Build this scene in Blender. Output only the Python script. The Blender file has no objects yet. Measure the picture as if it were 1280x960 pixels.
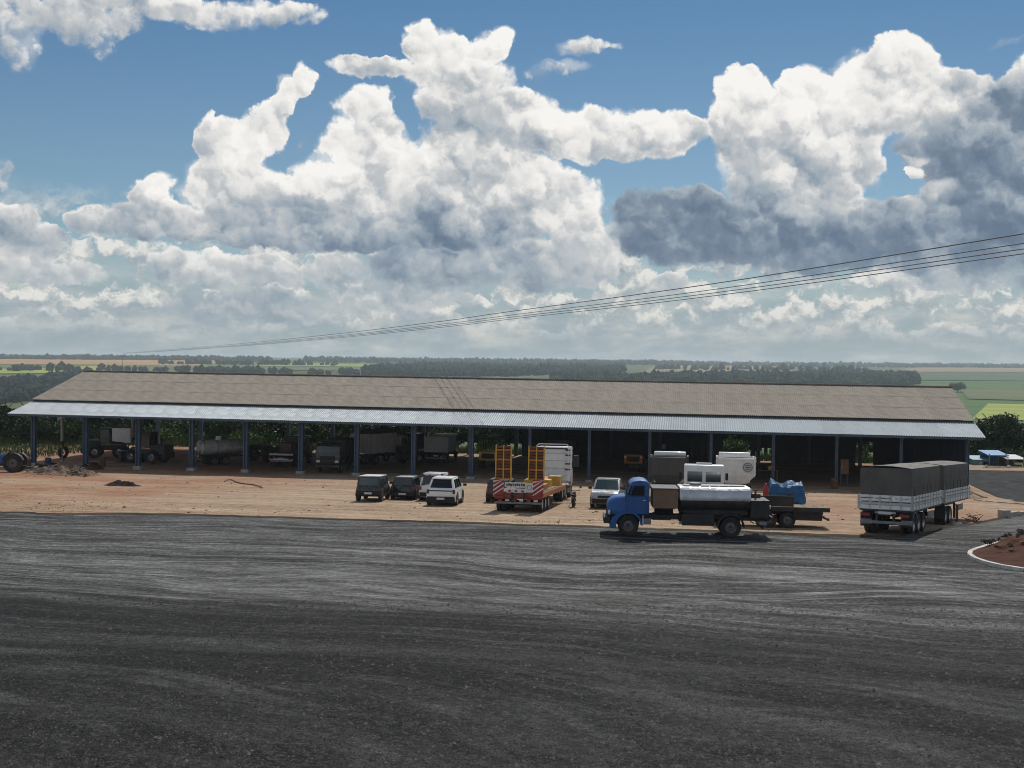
import bpy, bmesh, math, random
import numpy as np
from mathutils import Vector, Matrix, noise as mnoise

scene = bpy.context.scene
COL = scene.collection
rnd = random.Random(7)

# ------------------------------------------------------------------ camera
FPX, CAM_H = 1500.0, 8.4
PITCH, ROLL = math.atan(30 / FPX), math.atan(0.0117)
_U = Vector((0, math.sin(PITCH), math.cos(PITCH)))
FWD = Vector((0, math.cos(PITCH), -math.sin(PITCH)))
_X = Vector((1, 0, 0))
RIGHT = _X * math.cos(ROLL) + _U * math.sin(ROLL)
UP = _X * -math.sin(ROLL) + _U * math.cos(ROLL)
CAM = Vector((0, 0, CAM_H))
cd = bpy.data.cameras.new('camera')
cam = bpy.data.objects.new('camera', cd)
COL.objects.link(cam)
m = Matrix.Identity(4)
for i in range(3):
    m[i][0], m[i][1], m[i][2], m[i][3] = RIGHT[i], UP[i], -FWD[i], CAM[i]
cam.matrix_world = m
cd.sensor_width = 36.0
cd.lens = 36.0 * FPX / 1280.0
cd.clip_end = 40000
cd.clip_start = 0.3
scene.camera = cam

def ray(px, py):
    return FWD * FPX + RIGHT * (px - 640) + UP * (480 - py)

# ------------------------------------------------------------------ frame of the shed (u along it, v to its back)
SA = Vector((-44.77, 112.34, 0)); SB = Vector((37.70, 99.29, 0))
SU = (SB - SA).normalized(); SV = Vector((-SU.y, SU.x, 0))
SLEN = (SB - SA).length; BAY = SLEN / 16
SHED_ANG = math.atan2(SU.y, SU.x)

# ------------------------------------------------------------------ sun and sky
sd = SV * 4.3 + SU * 0.5 + Vector((0, 0, 4.95)); sd.normalize()
SUN_EL = math.asin(sd.z); SUN_AZ = math.atan2(sd.x, sd.y)
ld = bpy.data.lights.new('sun', 'SUN'); ld.energy = 3.3; ld.angle = math.radians(0.8); ld.color = (1.0, 0.95, 0.87)
sun = bpy.data.objects.new('sun', ld); COL.objects.link(sun)
sun.rotation_euler = sd.to_track_quat('Z', 'Y').to_euler()
sun.location = (0, 60, 60)

world = bpy.data.worlds.new('World'); scene.world = world; world.use_nodes = True
SKY_STRENGTH = 0.062
scene.view_settings.view_transform = 'Standard'
scene.view_settings.look = 'None'
scene.view_settings.exposure = 0.0
scene.view_settings.gamma = 1.0
scene.view_settings.use_curve_mapping = False
scene.cycles.use_denoising = True
scene.cycles.use_adaptive_sampling = True
scene.cycles.adaptive_threshold = 0.018
scene.cycles.filter_width = 1.0
scene.cycles.max_bounces = 6
scene.cycles.diffuse_bounces = 3
scene.cycles.glossy_bounces = 3
scene.cycles.transmission_bounces = 4
scene.cycles.volume_bounces = 1
scene.cycles.transparent_max_bounces = 8
scene.cycles.sample_clamp_indirect = 6.0


class NT:
    """small helper to write node trees as expressions"""
    def __init__(s, tree):
        s.t = tree; s.n = tree.nodes; s.l = tree.links
    def new(s, typ, **kw):
        n = s.n.new(typ)
        for k, v in kw.items():
            setattr(n, k, v)
        return n
    def put(s, sock, val):
        if isinstance(val, bpy.types.NodeSocket):
            s.l.new(val, sock)
        elif val is not None:
            if sock.type == 'RGBA' and len(val) == 3:
                val = (*val, 1.0)
            sock.default_value = val
    def math(s, op, a, b=None, c=None, clamp=False):
        n = s.new('ShaderNodeMath', operation=op, use_clamp=clamp)
        for i, v in enumerate((a, b, c)):
            if v is not None: s.put(n.inputs[i], v)
        return n.outputs[0]
    def vmath(s, op, a, b=None, c=None, out=0):
        n = s.new('ShaderNodeVectorMath', operation=op)
        for i, v in enumerate((a, b, c)):
            if v is not None: s.put(n.inputs[i], v)
        return n.outputs[out]
    def scale(s, a, k):
        n = s.new('ShaderNodeVectorMath', operation='SCALE')
        s.put(n.inputs[0], a); s.put(n.inputs['Scale'], k)
        return n.outputs[0]
    def rng(s, v, a, b, c=0.0, d=1.0, smooth=True):
        n = s.new('ShaderNodeMapRange', clamp=True)
        n.interpolation_type = 'SMOOTHSTEP' if smooth else 'LINEAR'
        for i, x in enumerate((v, a, b, c, d)): s.put(n.inputs[i], x)
        return n.outputs[0]
    def sep(s, v):
        n = s.new('ShaderNodeSeparateXYZ'); s.put(n.inputs[0], v); return n.outputs
    def comb(s, x, y, z):
        n = s.new('ShaderNodeCombineXYZ')
        for i, v in enumerate((x, y, z)): s.put(n.inputs[i], v)
        return n.outputs[0]
    def noise(s, vec, scale, detail=4, rough=0.5, dist=0.0, color=False, lac=2.0):
        n = s.new('ShaderNodeTexNoise')
        s.put(n.inputs['Vector'], vec)
        for k, v in (('Scale', scale), ('Detail', detail), ('Roughness', rough), ('Distortion', dist), ('Lacunarity', lac)):
            s.put(n.inputs[k], v)
        return n.outputs['Color' if color else 'Fac']
    def voro(s, vec, scale, detail=0.0, rough=0.5, feature='F1', out='Distance', rand=1.0):
        n = s.new('ShaderNodeTexVoronoi', feature=feature)
        s.put(n.inputs['Vector'], vec); s.put(n.inputs['Scale'], scale)
        for k, v in (('Detail', detail), ('Roughness', rough), ('Randomness', rand)):
            if k in n.inputs: s.put(n.inputs[k], v)
        return n.outputs[out]
    def mix(s, f, a, b, blend='MIX'):
        n = s.new('ShaderNodeMix', data_type='RGBA', blend_type=blend)
        s.put(n.inputs[0], f); s.put(n.inputs[6], a); s.put(n.inputs[7], b)
        return n.outputs[2]
    def ramp(s, f, stops, interp='LINEAR'):
        n = s.new('ShaderNodeValToRGB'); r = n.color_ramp; r.interpolation = interp
        while len(r.elements) > 1: r.elements.remove(r.elements[-1])
        r.elements[0].position = stops[0][0]; r.elements[0].color = (*stops[0][1], 1)
        for p, c in stops[1:]:
            e = r.elements.new(p); e.color = (*c, 1)
        s.put(n.inputs[0], f)
        return n.outputs[0]

# clouds: places of the cumulus heaps as directions (picture position -> direction, radii in the same angular unit)
K = 15.0                                                    # 100 picture pixels ~ one unit of angle
def ang(px, py):
    d = ray(px, py).normalized()
    return math.atan2(d.x, d.y) * K, math.asin(d.z) * K
CLOUDS = [  # x, y, rx, ry, brightness, weight
 # far bank low over the horizon
 (330, 385, 130, 26, .34, .75), (480, 372, 120, 26, .36, .7), (1230, 350, 120, 22, .40, .6), (460, 380, 22, 10, .85, .8), (565, 372, 40, 16, .62, .6), (1010, 352, 70, 12, .60, .5),
 # second row
 (225, 333, 34, 28, .78, 1), (272, 338, 42, 24, .70, 1), (335, 340, 62, 24, .60, 1), (425, 336, 46, 26, .66, 1), (530, 336, 90, 32, .36, 1), (620, 330, 70, 32, .5, 1), (690, 335, 60, 32, .62, 1), (745, 330, 40, 32, .72, 1), (835, 352, 34, 18, .80, .85),
 # left edge
 (8, 275, 42, 30, .58, 1), (40, 300, 48, 26, .60, 1), (15, 325, 60, 24, .74, 1), (60, 345, 70, 20, .68, .8), (0, 210, 14, 22, .40, .5),
 # big left heap
 (378, 106, 26, 24, .97, 1.1), (350, 122, 26, 30, .94, 1.1), (328, 158, 36, 34, .92, 1.1), (292, 190, 48, 46, .90, 1), (256, 172, 20, 34, .88, 1), (290, 232, 74, 48, .86, 1),
 (128, 282, 40, 20, .72, 1), (192, 236, 24, 30, .84, 1), (200, 276, 60, 26, .66, 1), (455, 138, 34, 36, .95, 1.1), (462, 190, 54, 54, .93, 1), (415, 232, 66, 44, .90, 1), (368, 240, 46, 34, .86, 1), (505, 226, 60, 52, .88, 1),
 (522, 52, 30, 26, 1.0, 1.2), (560, 62, 34, 30, .96, 1), (612, 50, 30, 24, 1.0, 1.2), (570, 88, 84, 28, .86, 1), (468, 84, 60, 14, .82, .9), (590, 128, 74, 40, .78, 1), (650, 140, 66, 44, .86, 1), (600, 185, 84, 50, .72, 1),
 (715, 166, 80, 34, .88, 1), (800, 168, 88, 32, .90, 1.1), (850, 160, 34, 24, .95, 1), (585, 250, 90, 50, .74, 1), (655, 232, 50, 54, .90, 1), (705, 260, 52, 54, .88, 1), (730, 305, 50, 36, .72, 1),
 (330, 282, 120, 26, .58, 1.2), (450, 286, 130, 26, .50, 1.25), (570, 288, 120, 30, .52, 1.2), (400, 302, 170, 14, .38, 1.15), (560, 250, 40, 40, .5, 1.1), (600, 150, 46, 30, .58, 1.1),
 # dark heap on the right with lit towers
 (832, 284, 76, 48, .24, .95), (905, 292, 100, 48, .24, 1.1), (1010, 304, 130, 44, .24, 1.15), (1130, 300, 130, 46, .28, 1.15), (1235, 190, 92, 90, .30, 1.1), (1250, 270, 110, 70, .27, 1.15), (870, 250, 50, 26, .36, 1.0), (980, 275, 60, 26, .40, 1.1), (1150, 265, 60, 24, .38, 1.2), (1276, 108, 34, 38, .62, 1), (1290, 310, 100, 46, .2, 1.1),
 (930, 112, 38, 32, .97, 1.2), (905, 140, 28, 40, .9, 1), (1000, 118, 36, 32, .95, 1.1), (948, 168, 64, 60, .84, 1.1), (965, 230, 60, 46, .60, 1), (1122, 78, 48, 34, 1.0, 1.2), (1080, 112, 54, 44, .97, 1.1), (1132, 126, 60, 42, .92, 1.1), (1062, 150, 66, 46, .90, 1.1), (1050, 205, 60, 52, .80, 1.3),
 (1030, 265, 70, 30, .52, 1.2), (1195, 104, 48, 20, .74, .95), (1165, 165, 46, 46, .52, .85), (1182, 242, 34, 18, .85, 1.7), (1142, 213, 9, 13, .95, 1.25), (1150, 196, 12, 5, .9, 1.0), (1255, 252, 40, 18, .62, 1.5), (1090, 285, 60, 20, .42, 1.4), (1200, 180, 50, 26, .45, 1.3),
 # high thin sheets
 (60, 18, 140, 34, .62, .60), (190, 6, 150, 26, .78, .66), (320, 14, 110, 20, .76, .52), (110, 48, 40, 30, .70, .42), (20, 52, 40, 36, .62, .46), (735, 62, 44, 13, .70, .55), (700, 84, 50, 12, .66, .5), (1262, 50, 34, 7, .6, .42), (388, 172, 16, 10, .35, .36),
]
def build_sky():
    T = NT(world.node_tree); world.node_tree.nodes.clear()
    tc = T.new('ShaderNodeTexCoord').outputs['Generated']
    d = T.vmath('NORMALIZE', tc)
    x, y, z = T.sep(d)
    az = T.math('MULTIPLY', T.math('ARCTAN2', x, y), K)
    el = T.math('MULTIPLY', T.math('ARCSINE', z), K)
    P = T.comb(az, el, 0.0)
    D = T.scale(d, K)                                            # seamless coordinate for noises
    # domain warp, then the heaps
    w1 = T.vmath('SUBTRACT', T.noise(D, 1.1, 3, .55, color=True), (.5, .5, .5))
    w2 = T.vmath('SUBTRACT', T.noise(D, 4.2, 4, .6, color=True), (.5, .5, .5))
    q = T.vmath('MULTIPLY_ADD', w1, (.70, .52, 0), P)
    q = T.vmath('MULTIPLY_ADD', w2, (.26, .22, 0), q)
    W = None; B = None
    for (cx, cy, rx, ry, br, wt) in CLOUDS:
        ax, ay = ang(cx, cy)
        ix, iy = 100.0 / (rx * 1.17), 100.0 / (ry * 1.17)
        v = T.vmath('MULTIPLY_ADD', q, (ix, iy, 0), (-ax * ix, -ay * iy, 0))
        dd = T.vmath('DOT_PRODUCT', v, v, out=1)
        tilt = T.vmath('DOT_PRODUCT', v, (.06, .30 if br > .45 else .12, 0), out=1)
        h = T.rng(dd, 0.0, 1.0, wt, 0.0)
        h2 = T.math('POWER', h, 2.0)
        bt = T.math('ADD', tilt, br * .93)
        if W is None:
            W = h; S = h2; B = T.math('MULTIPLY', h2, bt)
        else:
            W = T.math('SMOOTH_MAX', W, h, 0.22)
            S = T.math('ADD', S, h2)
            B = T.math('MULTIPLY_ADD', h2, bt, B)
    B = T.math('DIVIDE', B, T.math('MAXIMUM', S, 1e-4))
    # outside the mapped part of the sky the same kind of broken cumulus goes on
    Dg = T.vmath('MULTIPLY', D, (.42, .42, .75))
    g = T.noise(Dg, 1.0, 5, .55)
    gW = T.rng(g, .40, .62, 0.0, 1.0)
    gB = T.math('ADD', T.math('MULTIPLY', gW, -.45), .95)
    side = T.rng(T.math('ABSOLUTE', az), 7.2, 9.6)
    over = T.rng(el, 5.0, 7.2)
    out = T.math('MAXIMUM', side, over)
    lowcut = T.rng(el, 8.0, 20.0, 1.0, .55)
    gW = T.math('MULTIPLY', gW, lowcut)
    W = T.math('ADD', T.math('MULTIPLY', W, T.math('SUBTRACT', 1.0, out)), T.math('MULTIPLY', gW, out))
    B = T.math('ADD', T.math('MULTIPLY', B, T.math('SUBTRACT', 1.0, out)), T.math('MULTIPLY', gB, out))
    # billows: big soft ones and small crisp ones, lit from above
    wq = T.vmath('MULTIPLY_ADD', w2, (.42, .42, .42), D)
    def billow(vec, sc, det):
        return T.math('SUBTRACT', 1.0, T.voro(vec, sc, det, .5))
    b0 = billow(wq, 2.5, 1.2)
    b1 = billow(T.vmath('ADD', wq, (.045, 0, .075)), 2.5, 1.2)
    wq2 = T.vmath('MULTIPLY_ADD', w1, (.5, .5, .5), wq)
    g0 = T.voro(wq2, 1.15, 1.0, .4)
    g1 = T.voro(T.vmath('ADD', wq2, (.06, 0, .17)), 1.15, 1.0, .4)
    f0 = T.noise(D, 7.5, 6, .62)
    f1 = T.noise(D, 1.9, 3, .5)
    dens = T.math('MULTIPLY_ADD', T.math('SUBTRACT', b0, .55), .40, W)
    dens = T.math('MULTIPLY_ADD', T.math('SUBTRACT', f0, .5), .46, dens)
    al = T.rng(dens, .13, .45)
    al = T.math('MULTIPLY', al, T.rng(W, .235, .33))
    al = T.math('MAXIMUM', al, T.math('MULTIPLY', T.rng(W, .235, .60), T.rng(f1, .3, .65, .12, .60)))     # thin veil round the heaps
    edge = T.rng(dens, .22, .70)
    br = T.math('MULTIPLY_ADD', T.math('SUBTRACT', b0, b1), .48, B)
    br = T.math('MULTIPLY_ADD', T.math('SUBTRACT', g1, g0), .60, br)
    br = T.math('MULTIPLY_ADD', T.math('SUBTRACT', f0, .5), .12, br)
    br = T.math('MULTIPLY_ADD', T.math('SUBTRACT', f1, .5), .30, br)
    br = T.math('MULTIPLY_ADD', T.math('SUBTRACT', .5, edge), .18, br)
    br = T.math('MULTIPLY_ADD', T.math('SUBTRACT', br, .55), 1.02, .555)
    lo = T.rng(el, 0.1, 2.0, .0, 1.0)                            # far banks: less contrast
    br = T.math('ADD', T.math('MULTIPLY', br, T.math('MULTIPLY_ADD', lo, .5, .5)), T.math('MULTIPLY', T.math('SUBTRACT', 1.0, lo), .29))
    c = T.ramp(br, [(0.0, (.135, .190, .270)), (.18, (.19, .250, .330)), (.40, (.345, .405, .465)), (.62, (.55, .57, .585)), (.80, (.80, .79, .77)), (1.0, (.94, .92, .885))])
    # thin stratus of the far banks, seen edge-on, and rows of small far cumulus over it
    st = T.noise(T.vmath('MULTIPLY', D, (1.0, 1.0, 3.0)), 1.3, 5, .6)
    sc_ = T.ramp(st, [(.30, (.27, .355, .415)), (.5, (.37, .435, .47)), (.70, (.58, .59, .565))])
    sa = T.math('MULTIPLY', T.rng(el, 1.75, .35), T.rng(st, .15, .55, .7, 1.0))
    sb = T.rng(el, 1.6, .2, 0.0, .45)
    Dl = T.vmath('MULTIPLY_ADD', w2, (.25, .25, .5), T.vmath('MULTIPLY', D, (1.0, 1.0, 1.6)))
    l0 = T.noise(Dl, 2.3, 6, .58)
    l1 = T.noise(T.vmath('ADD', Dl, (.02, 0, .17)), 2.3, 4, .58)
    la = T.math('MULTIPLY', T.rng(l0, .43, .54), T.math('MULTIPLY', T.rng(el, .15, .7), T.rng(el, 2.1, 1.4)))
    lb = T.math('MULTIPLY_ADD', T.math('SUBTRACT', l0, l1), 2.6, .50)
    lb = T.math('MULTIPLY_ADD', T.math('SUBTRACT', f0, .5), .55, lb)
    lc = T.ramp(lb, [(.1, (.30, .365, .42)), (.42, (.43, .475, .50)), (.62, (.63, .635, .615)), (.85, (.84, .82, .77))])
    sky = T.new('ShaderNodeTexSky', sky_type='NISHITA')
    sky.sun_disc = False
    sky.sun_elevation = SUN_EL; sky.sun_rotation = SUN_AZ
    sky.altitude = 600; sky.air_density = 1.0; sky.dust_density = 0.35; sky.ozone_density = 2.0
    skyc = T.mix(1.0, sky.outputs[0], T.mix(T.rng(el, 2.0, 5.5), (.80, .94, .97), (.50, .80, .94)), 'MULTIPLY')   # clear deep blue air higher up
    cc = T.scale(c, 1.0 / SKY_STRENGTH)
    final = T.mix(sa, skyc, T.scale(sc_, 1.0 / SKY_STRENGTH))
    final = T.mix(T.math('MULTIPLY', la, .85), final, T.scale(lc, 1.0 / SKY_STRENGTH))
    final = T.mix(T.math('MULTIPLY', al, T.math('SUBTRACT', 1.0, sb)), final, cc)
    bg = T.new('ShaderNodeBackground'); T.put(bg.inputs[0], final); bg.inputs[1].default_value = SKY_STRENGTH
    T.l.new(bg.outputs[0], T.new('ShaderNodeOutputWorld').inputs[0])
    world.cycles.sampling_method = 'MANUAL'; world.cycles.sample_map_resolution = 512
build_sky()

# ================================================================== helpers
def smooth(a, b, t):
    t = min(1.0, max(0.0, (t - a) / (b - a))); return t * t * (3 - 2 * t)
def uv_of(x, y):
    p = Vector((x, y, 0)) - SA; return p.dot(SU), p.dot(SV)
def xy_of(u, v):
    p = SA + SU * u + SV * v; return p.x, p.y
V_EDGE = -44.3
PAD_Z = -2.1
_FY = [0, 124, 145, 185, 300, 480, 760, 1000, 1500, 2000, 3000, 4500, 6200, 9000, 14000]
_FZ = [PAD_Z, PAD_Z, -2.6, -8, -21, -32, -34, -31, -24.8, -19, -9.2, -2.5, 3.5, 5.0, 3.0]
def fbm(x, y, s, o=4, seed=0.0):
    return mnoise.fractal(Vector((x / s, y / s, seed)), 1.0, 2.0, o)
def gz(x, y, far=True):
    """height of the ground"""
    u, v = uv_of(x, y)
    if v < -3:
        z = PAD_Z * min(1.0, max(0.0, (v - V_EDGE) / (-3 - V_EDGE)))
    else:
        z = PAD_Z
    r = math.hypot(x * 0.8, y) if y > 0 else 0
    if v > 29 and r > 120 and far:
        zf = float(np.interp(r, _FY, _FZ))
        if r > 500:
            zf += fbm(x, y, 900, 3, 3.3) * min(6.0, (r - 500) / 420.0)
        z = zf if zf < z or r > 200 else z
    return z
def hit(px, py, dz=0.0):
    """where the ray of a photo pixel meets the ground"""
    d = ray(px, py).normalized(); t = 15.0; prev = t
    while t < 15000:
        p = CAM + d * t
        if p.z < gz(p.x, p.y) + dz:
            a, b = prev, t
            for _ in range(30):
                mth = (a + b) / 2; p = CAM + d * mth
                if p.z < gz(p.x, p.y) + dz: b = mth
                else: a = mth
            return CAM + d * b
        prev = t; t *= 1.01
    return CAM + d * 9000
def at_depth(px, py, yy):
    d = ray(px, py); return CAM + d * (yy / d.y)
def on_v(px, py, v0):
    """point of a pixel's ray on the upright plane v = v0 of the shed"""
    d = ray(px, py); t = (v0 - (Vector((CAM.x, CAM.y, 0)) - SA).dot(SV)) / d.dot(SV); return CAM + d * t

class MB:
    """collects shapes, links them as one mesh object"""
    def __init__(s): s.v = []; s.f = []; s.mi = []; s.cur = 0
    def mat(s, i): s.cur = i; return s
    def add(s, verts, faces):
        o = len(s.v); s.v += [tuple(p) for p in verts]
        for f in faces: s.f.append([i + o for i in f]); s.mi.append(s.cur)
        return s
    def box(s, c, d, rz=0.0, taper=1.0, ry=0.0):
        hx, hy, hz = d[0] / 2, d[1] / 2, d[2] / 2
        R = Matrix.Rotation(rz, 3, 'Z') @ Matrix.Rotation(ry, 3, 'Y')
        vs = []
        for z in (-1, 1):
            k = taper if z > 0 else 1
            for x, y in ((-1, -1), (1, -1), (1, 1), (-1, 1)):
                vs.append(Vector(c) + R @ Vector((x * hx * k, y * hy * k, z * hz)))
        return s.add(vs, [(3, 2, 1, 0), (4, 5, 6, 7), (0, 1, 5, 4), (1, 2, 6, 5), (2, 3, 7, 6), (3, 0, 4, 7)])
    def cyl(s, a, b, r0, r1=None, n=12, cap=True):
        a, b = Vector(a), Vector(b); r1 = r0 if r1 is None else r1
        q = (b - a).normalized().to_track_quat('Z', 'Y').to_matrix()
        vs = []
        for p, r in ((a, r0), (b, r1)):
            for i in range(n):
                t = 2 * math.pi * i / n
                vs.append(p + q @ Vector((r * math.cos(t), r * math.sin(t), 0)))
        fs = [(i, (i + 1) % n, n + (i + 1) % n, n + i) for i in range(n)]
        if cap: fs += [tuple(range(n - 1, -1, -1)), tuple(range(n, 2 * n))]
        return s.add(vs, fs)
    def path(s, pts, r, n=6):
        pts = [Vector(p) for p in pts]; vs = []; fs = []
        for k, p in enumerate(pts):
            t = (pts[min(k + 1, len(pts) - 1)] - pts[max(k - 1, 0)]).normalized()
            q = t.to_track_quat('Z', 'Y').to_matrix(); rr = r[k] if isinstance(r, (list, tuple)) else r
            for i in range(n):
                a = 2 * math.pi * i / n
                vs.append(p + q @ Vector((rr * math.cos(a), rr * math.sin(a), 0)))
            if k:
                o = (k - 1) * n
                fs += [(o + i, o + (i + 1) % n, o + n + (i + 1) % n, o + n + i) for i in range(n)]
        fs += [tuple(range(n - 1, -1, -1)), tuple(range(len(vs) - n, len(vs)))]
        return s.add(vs, fs)
    def prism(s, prof, y0, y1):
        """profile of (x, z) points, counter-clockwise seen from -y, drawn from y0 to y1"""
        n = len(prof)
        vs = [(x, y0, z) for x, z in prof] + [(x, y1, z) for x, z in prof]
        fs = [tuple(range(n)), tuple(range(2 * n - 1, n - 1, -1))]
        fs += [(i + n, (i + 1) % n + n, (i + 1) % n, i) for i in range(n)]
        return s.add(vs, fs)
    def loft(s, rings, cap=True):
        n = len(rings[0]); vs = [p for r in rings for p in r]; fs = []
        for k in range(len(rings) - 1):
            o = k * n
            fs += [(o + i, o + (i + 1) % n, o + n + (i + 1) % n, o + n + i) for i in range(n)]
        if cap: fs += [tuple(range(n - 1, -1, -1)), tuple(range(len(vs) - n, len(vs)))]
        return s.add(vs, fs)
    def panel(s, q, off=0.012, inset=0.0):
        """thin plate on the quad q (counter-clockwise from outside), standing off by off"""
        q = [Vector(p) for p in q]; c = sum(q, Vector()) / 4
        n = ((q[1] - q[0]).cross(q[2] - q[0])).normalized()
        if inset:
            q = [p + (c - p).normalized() * inset for p in q]
        vs = [p - n * 0.01 for p in q] + [p + n * off for p in q]
        return s.add(vs, [(4, 5, 6, 7), (0, 1, 5, 4), (1, 2, 6, 5), (2, 3, 7, 6), (3, 0, 4, 7)])
    def sheet(s, grid):
        h, w = len(grid), len(grid[0]); vs = [p for r in grid for p in r]
        fs = [(j * w + i, j * w + i + 1, (j + 1) * w + i + 1, (j + 1) * w + i) for j in range(h - 1) for i in range(w - 1)]
        return s.add(vs, fs)
    def mesh(s, name, mats, smooth_=False, fix=True, bevel=0.0, seg=2):
        me = bpy.data.meshes.new(name); me.from_pydata(s.v, [], s.f)
        for mt in (mats if isinstance(mats, (list, tuple)) else [mats]): me.materials.append(M[mt])
        me.polygons.foreach_set('material_index', s.mi)
        if fix or bevel:
            bm = bmesh.new(); bm.from_mesh(me)
            if bevel:
                bmesh.ops.remove_doubles(bm, verts=bm.verts, dist=1e-5)
            if fix: bmesh.ops.recalc_face_normals(bm, faces=bm.faces)
            if bevel:
                es = [e for e in bm.edges if len(e.link_faces) == 2 and e.calc_face_angle(0) > 0.45]
                bmesh.ops.bevel(bm, geom=es, offset=bevel, segments=seg, affect='EDGES', clamp_overlap=True, profile=0.6)
            bm.to_mesh(me); bm.free()
        if smooth_:
            me.polygons.foreach_set('use_smooth', [True] * len(me.polygons))
            if smooth_ != 'all': me.set_sharp_from_angle(angle=math.radians(42))
        me.update(); return me
    def build(s, name, mats, parent=None, smooth_=False, fix=True, bevel=0.0, seg=2):
        return link(name, s.mesh(name, mats, smooth_, fix, bevel, seg), parent)

def link(name, me, parent=None):
    o = bpy.data.objects.new(name, me); COL.objects.link(o)
    if parent is not None: o.parent = parent
    return o
def tag(o, label=None, cat=None, group=None, kind=None):
    for k, v in (('label', label), ('category', cat), ('group', group), ('kind', kind)):
        if v: o[k] = v
    return o
def thing(name, label, cat, loc=(0, 0, 0), rz=0.0, group=None):
    o = bpy.data.objects.new(name, None); COL.objects.link(o)
    o.empty_display_size = 0.4
    o.location = loc; o.rotation_euler = (0, 0, rz)
    return tag(o, label, cat, group)
def copy_tree(o, parent=None):
    c = o.copy(); COL.objects.link(c); c.parent = parent
    for ch in o.children: copy_tree(ch, c)
    return c

# ================================================================== materials
M = {}
def mat(name, col, rough=0.6, metal=0.0, var=0.0, vscale=3.0, bump=0.0, bscale=40.0, spec=0.5, coat=0.0, dirt=None, dscale=1.2, damt=0.5, trans=0.0, objvar=0.0):
    mt = bpy.data.materials.new(name); mt.use_nodes = True
    T = NT(mt.node_tree); b = T.n['Principled BSDF']
    co = T.new('ShaderNodeTexCoord').outputs['Object']
    c = col if len(col) == 4 else (*col, 1)
    out = None
    if var:
        n = T.noise(co, vscale, 5, .6)
        f = T.rng(n, .3, .7, 1 - var, 1 + var)
        out = T.mix(1.0, c, T.comb(f, f, f), 'MULTIPLY')
    if objvar:
        r = T.new('ShaderNodeObjectInfo').outputs['Random']
        f = T.rng(r, 0, 1, 1 - objvar, 1 + objvar, smooth=False)
        out = T.mix(1.0, out if out is not None else c, T.comb(f, f, f), 'MULTIPLY')
    if dirt is not None:
        n = T.noise(co, dscale, 6, .65)
        f = T.rng(n, .42, .72, 0, damt)
        out = T.mix(f, out if out is not None else c, dirt)
    T.put(b.inputs['Base Color'], out if out is not None else c)
    rv = T.rng(T.noise(co, vscale * 1.7, 4, .6), .3, .7, max(0, rough - .08), min(1, rough + .1))
    T.put(b.inputs['Roughness'], rv if (var or dirt is not None) else rough)
    b.inputs['Metallic'].default_value = metal
    b.inputs['Specular IOR Level'].default_value = spec
    b.inputs['Coat Weight'].default_value = coat
    if coat: b.inputs['Coat Roughness'].default_value = .08
    if trans: b.inputs['Transmission Weight'].default_value = trans
    if bump:
        bn = T.new('ShaderNodeBump'); bn.inputs['Strength'].default_value = bump; bn.inputs['Distance'].default_value = .02
        T.put(bn.inputs['Height'], T.noise(co, bscale, 5, .6)); T.l.new(bn.outputs[0], b.inputs['Normal'])
    M[name] = mt
    return mt
DUST = (.30, .17, .09)
mat('paint_white', (.84, .85, .84), .35, var=.05, coat=.3, dirt=DUST, damt=.15)
mat('paint_grey_white', (.55, .56, .55), .5, var=.10, dirt=DUST, damt=.35)
mat('paint_black', (.012, .013, .015), .25, coat=.5, dirt=DUST, damt=.12)
mat('paint_dark_green', (.016, .024, .024), .3, coat=.4, dirt=DUST, damt=.10)
mat('paint_dark_grey', (.05, .055, .06), .4, coat=.2, dirt=(.10, .085, .07), damt=.2)
mat('paint_silver', (.42, .44, .45), .32, metal=.45, coat=.4, dirt=DUST, damt=.2)
mat('paint_blue', (.007, .095, .33), .5, coat=.08, var=.14, dirt=(.11, .10, .10), dscale=2.2, damt=.42)
mat('paint_red', (.34, .018, .016), .45, var=.15, dirt=(.10, .06, .05), damt=.5)
mat('paint_yellow', (.62, .36, .03), .5, var=.12, dirt=(.16, .10, .05), damt=.5)
mat('paint_orange', (.50, .16, .03), .5, var=.12, dirt=(.10, .07, .05), damt=.55)
mat('paint_deep_blue', (.02, .05, .12), .55, var=.15, dirt=(.10, .08, .06), damt=.3)
mat('steel_blue', (.055, .10, .17), .55, var=.15, dirt=(.16, .12, .09), damt=.4)
mat('steel_black', (.018, .018, .02), .6, var=.2, dirt=(.12, .08, .05), damt=.35)
mat('steel_dark', (.05, .05, .052), .55, metal=.3, var=.2, dirt=(.14, .09, .06), damt=.4)
mat('steel_grey', (.22, .23, .24), .5, metal=.4, var=.15, dirt=DUST, damt=.3)
mat('steel_rust', (.16, .075, .04), .8, var=.3, dirt=(.05, .035, .03), damt=.6)
mat('chrome', (.72, .73, .74), .22, metal=1.0, var=.05)
mat('tank_steel', (.56, .57, .59), .36, metal=.85, var=.10, vscale=2.0, dirt=(.25, .22, .2), damt=.35)
mat('tyre', (.018, .017, .017), .85, var=.2, dirt=(.14, .09, .06), damt=.3, bump=.3, bscale=60)
mat('rim_grey', (.16, .16, .165), .45, metal=.6, var=.1, dirt=DUST, damt=.25)
mat('rim_light', (.45, .45, .46), .35, metal=.8, var=.08, dirt=DUST, damt=.2)
mat('glass', (.012, .017, .02), .06, spec=.7)
mat('glass_green', (.03, .055, .055), .06, spec=.8)
mat('rubber', (.02, .02, .02), .8)
mat('lamp_red', (.35, .01, .01), .25, coat=.5)
mat('lamp_amber', (.6, .22, .02), .25, coat=.5)
mat('lamp_clear', (.7, .7, .68), .15, coat=.5)
mat('plate_white', (.65, .66, .66), .5, var=.05)
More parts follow.
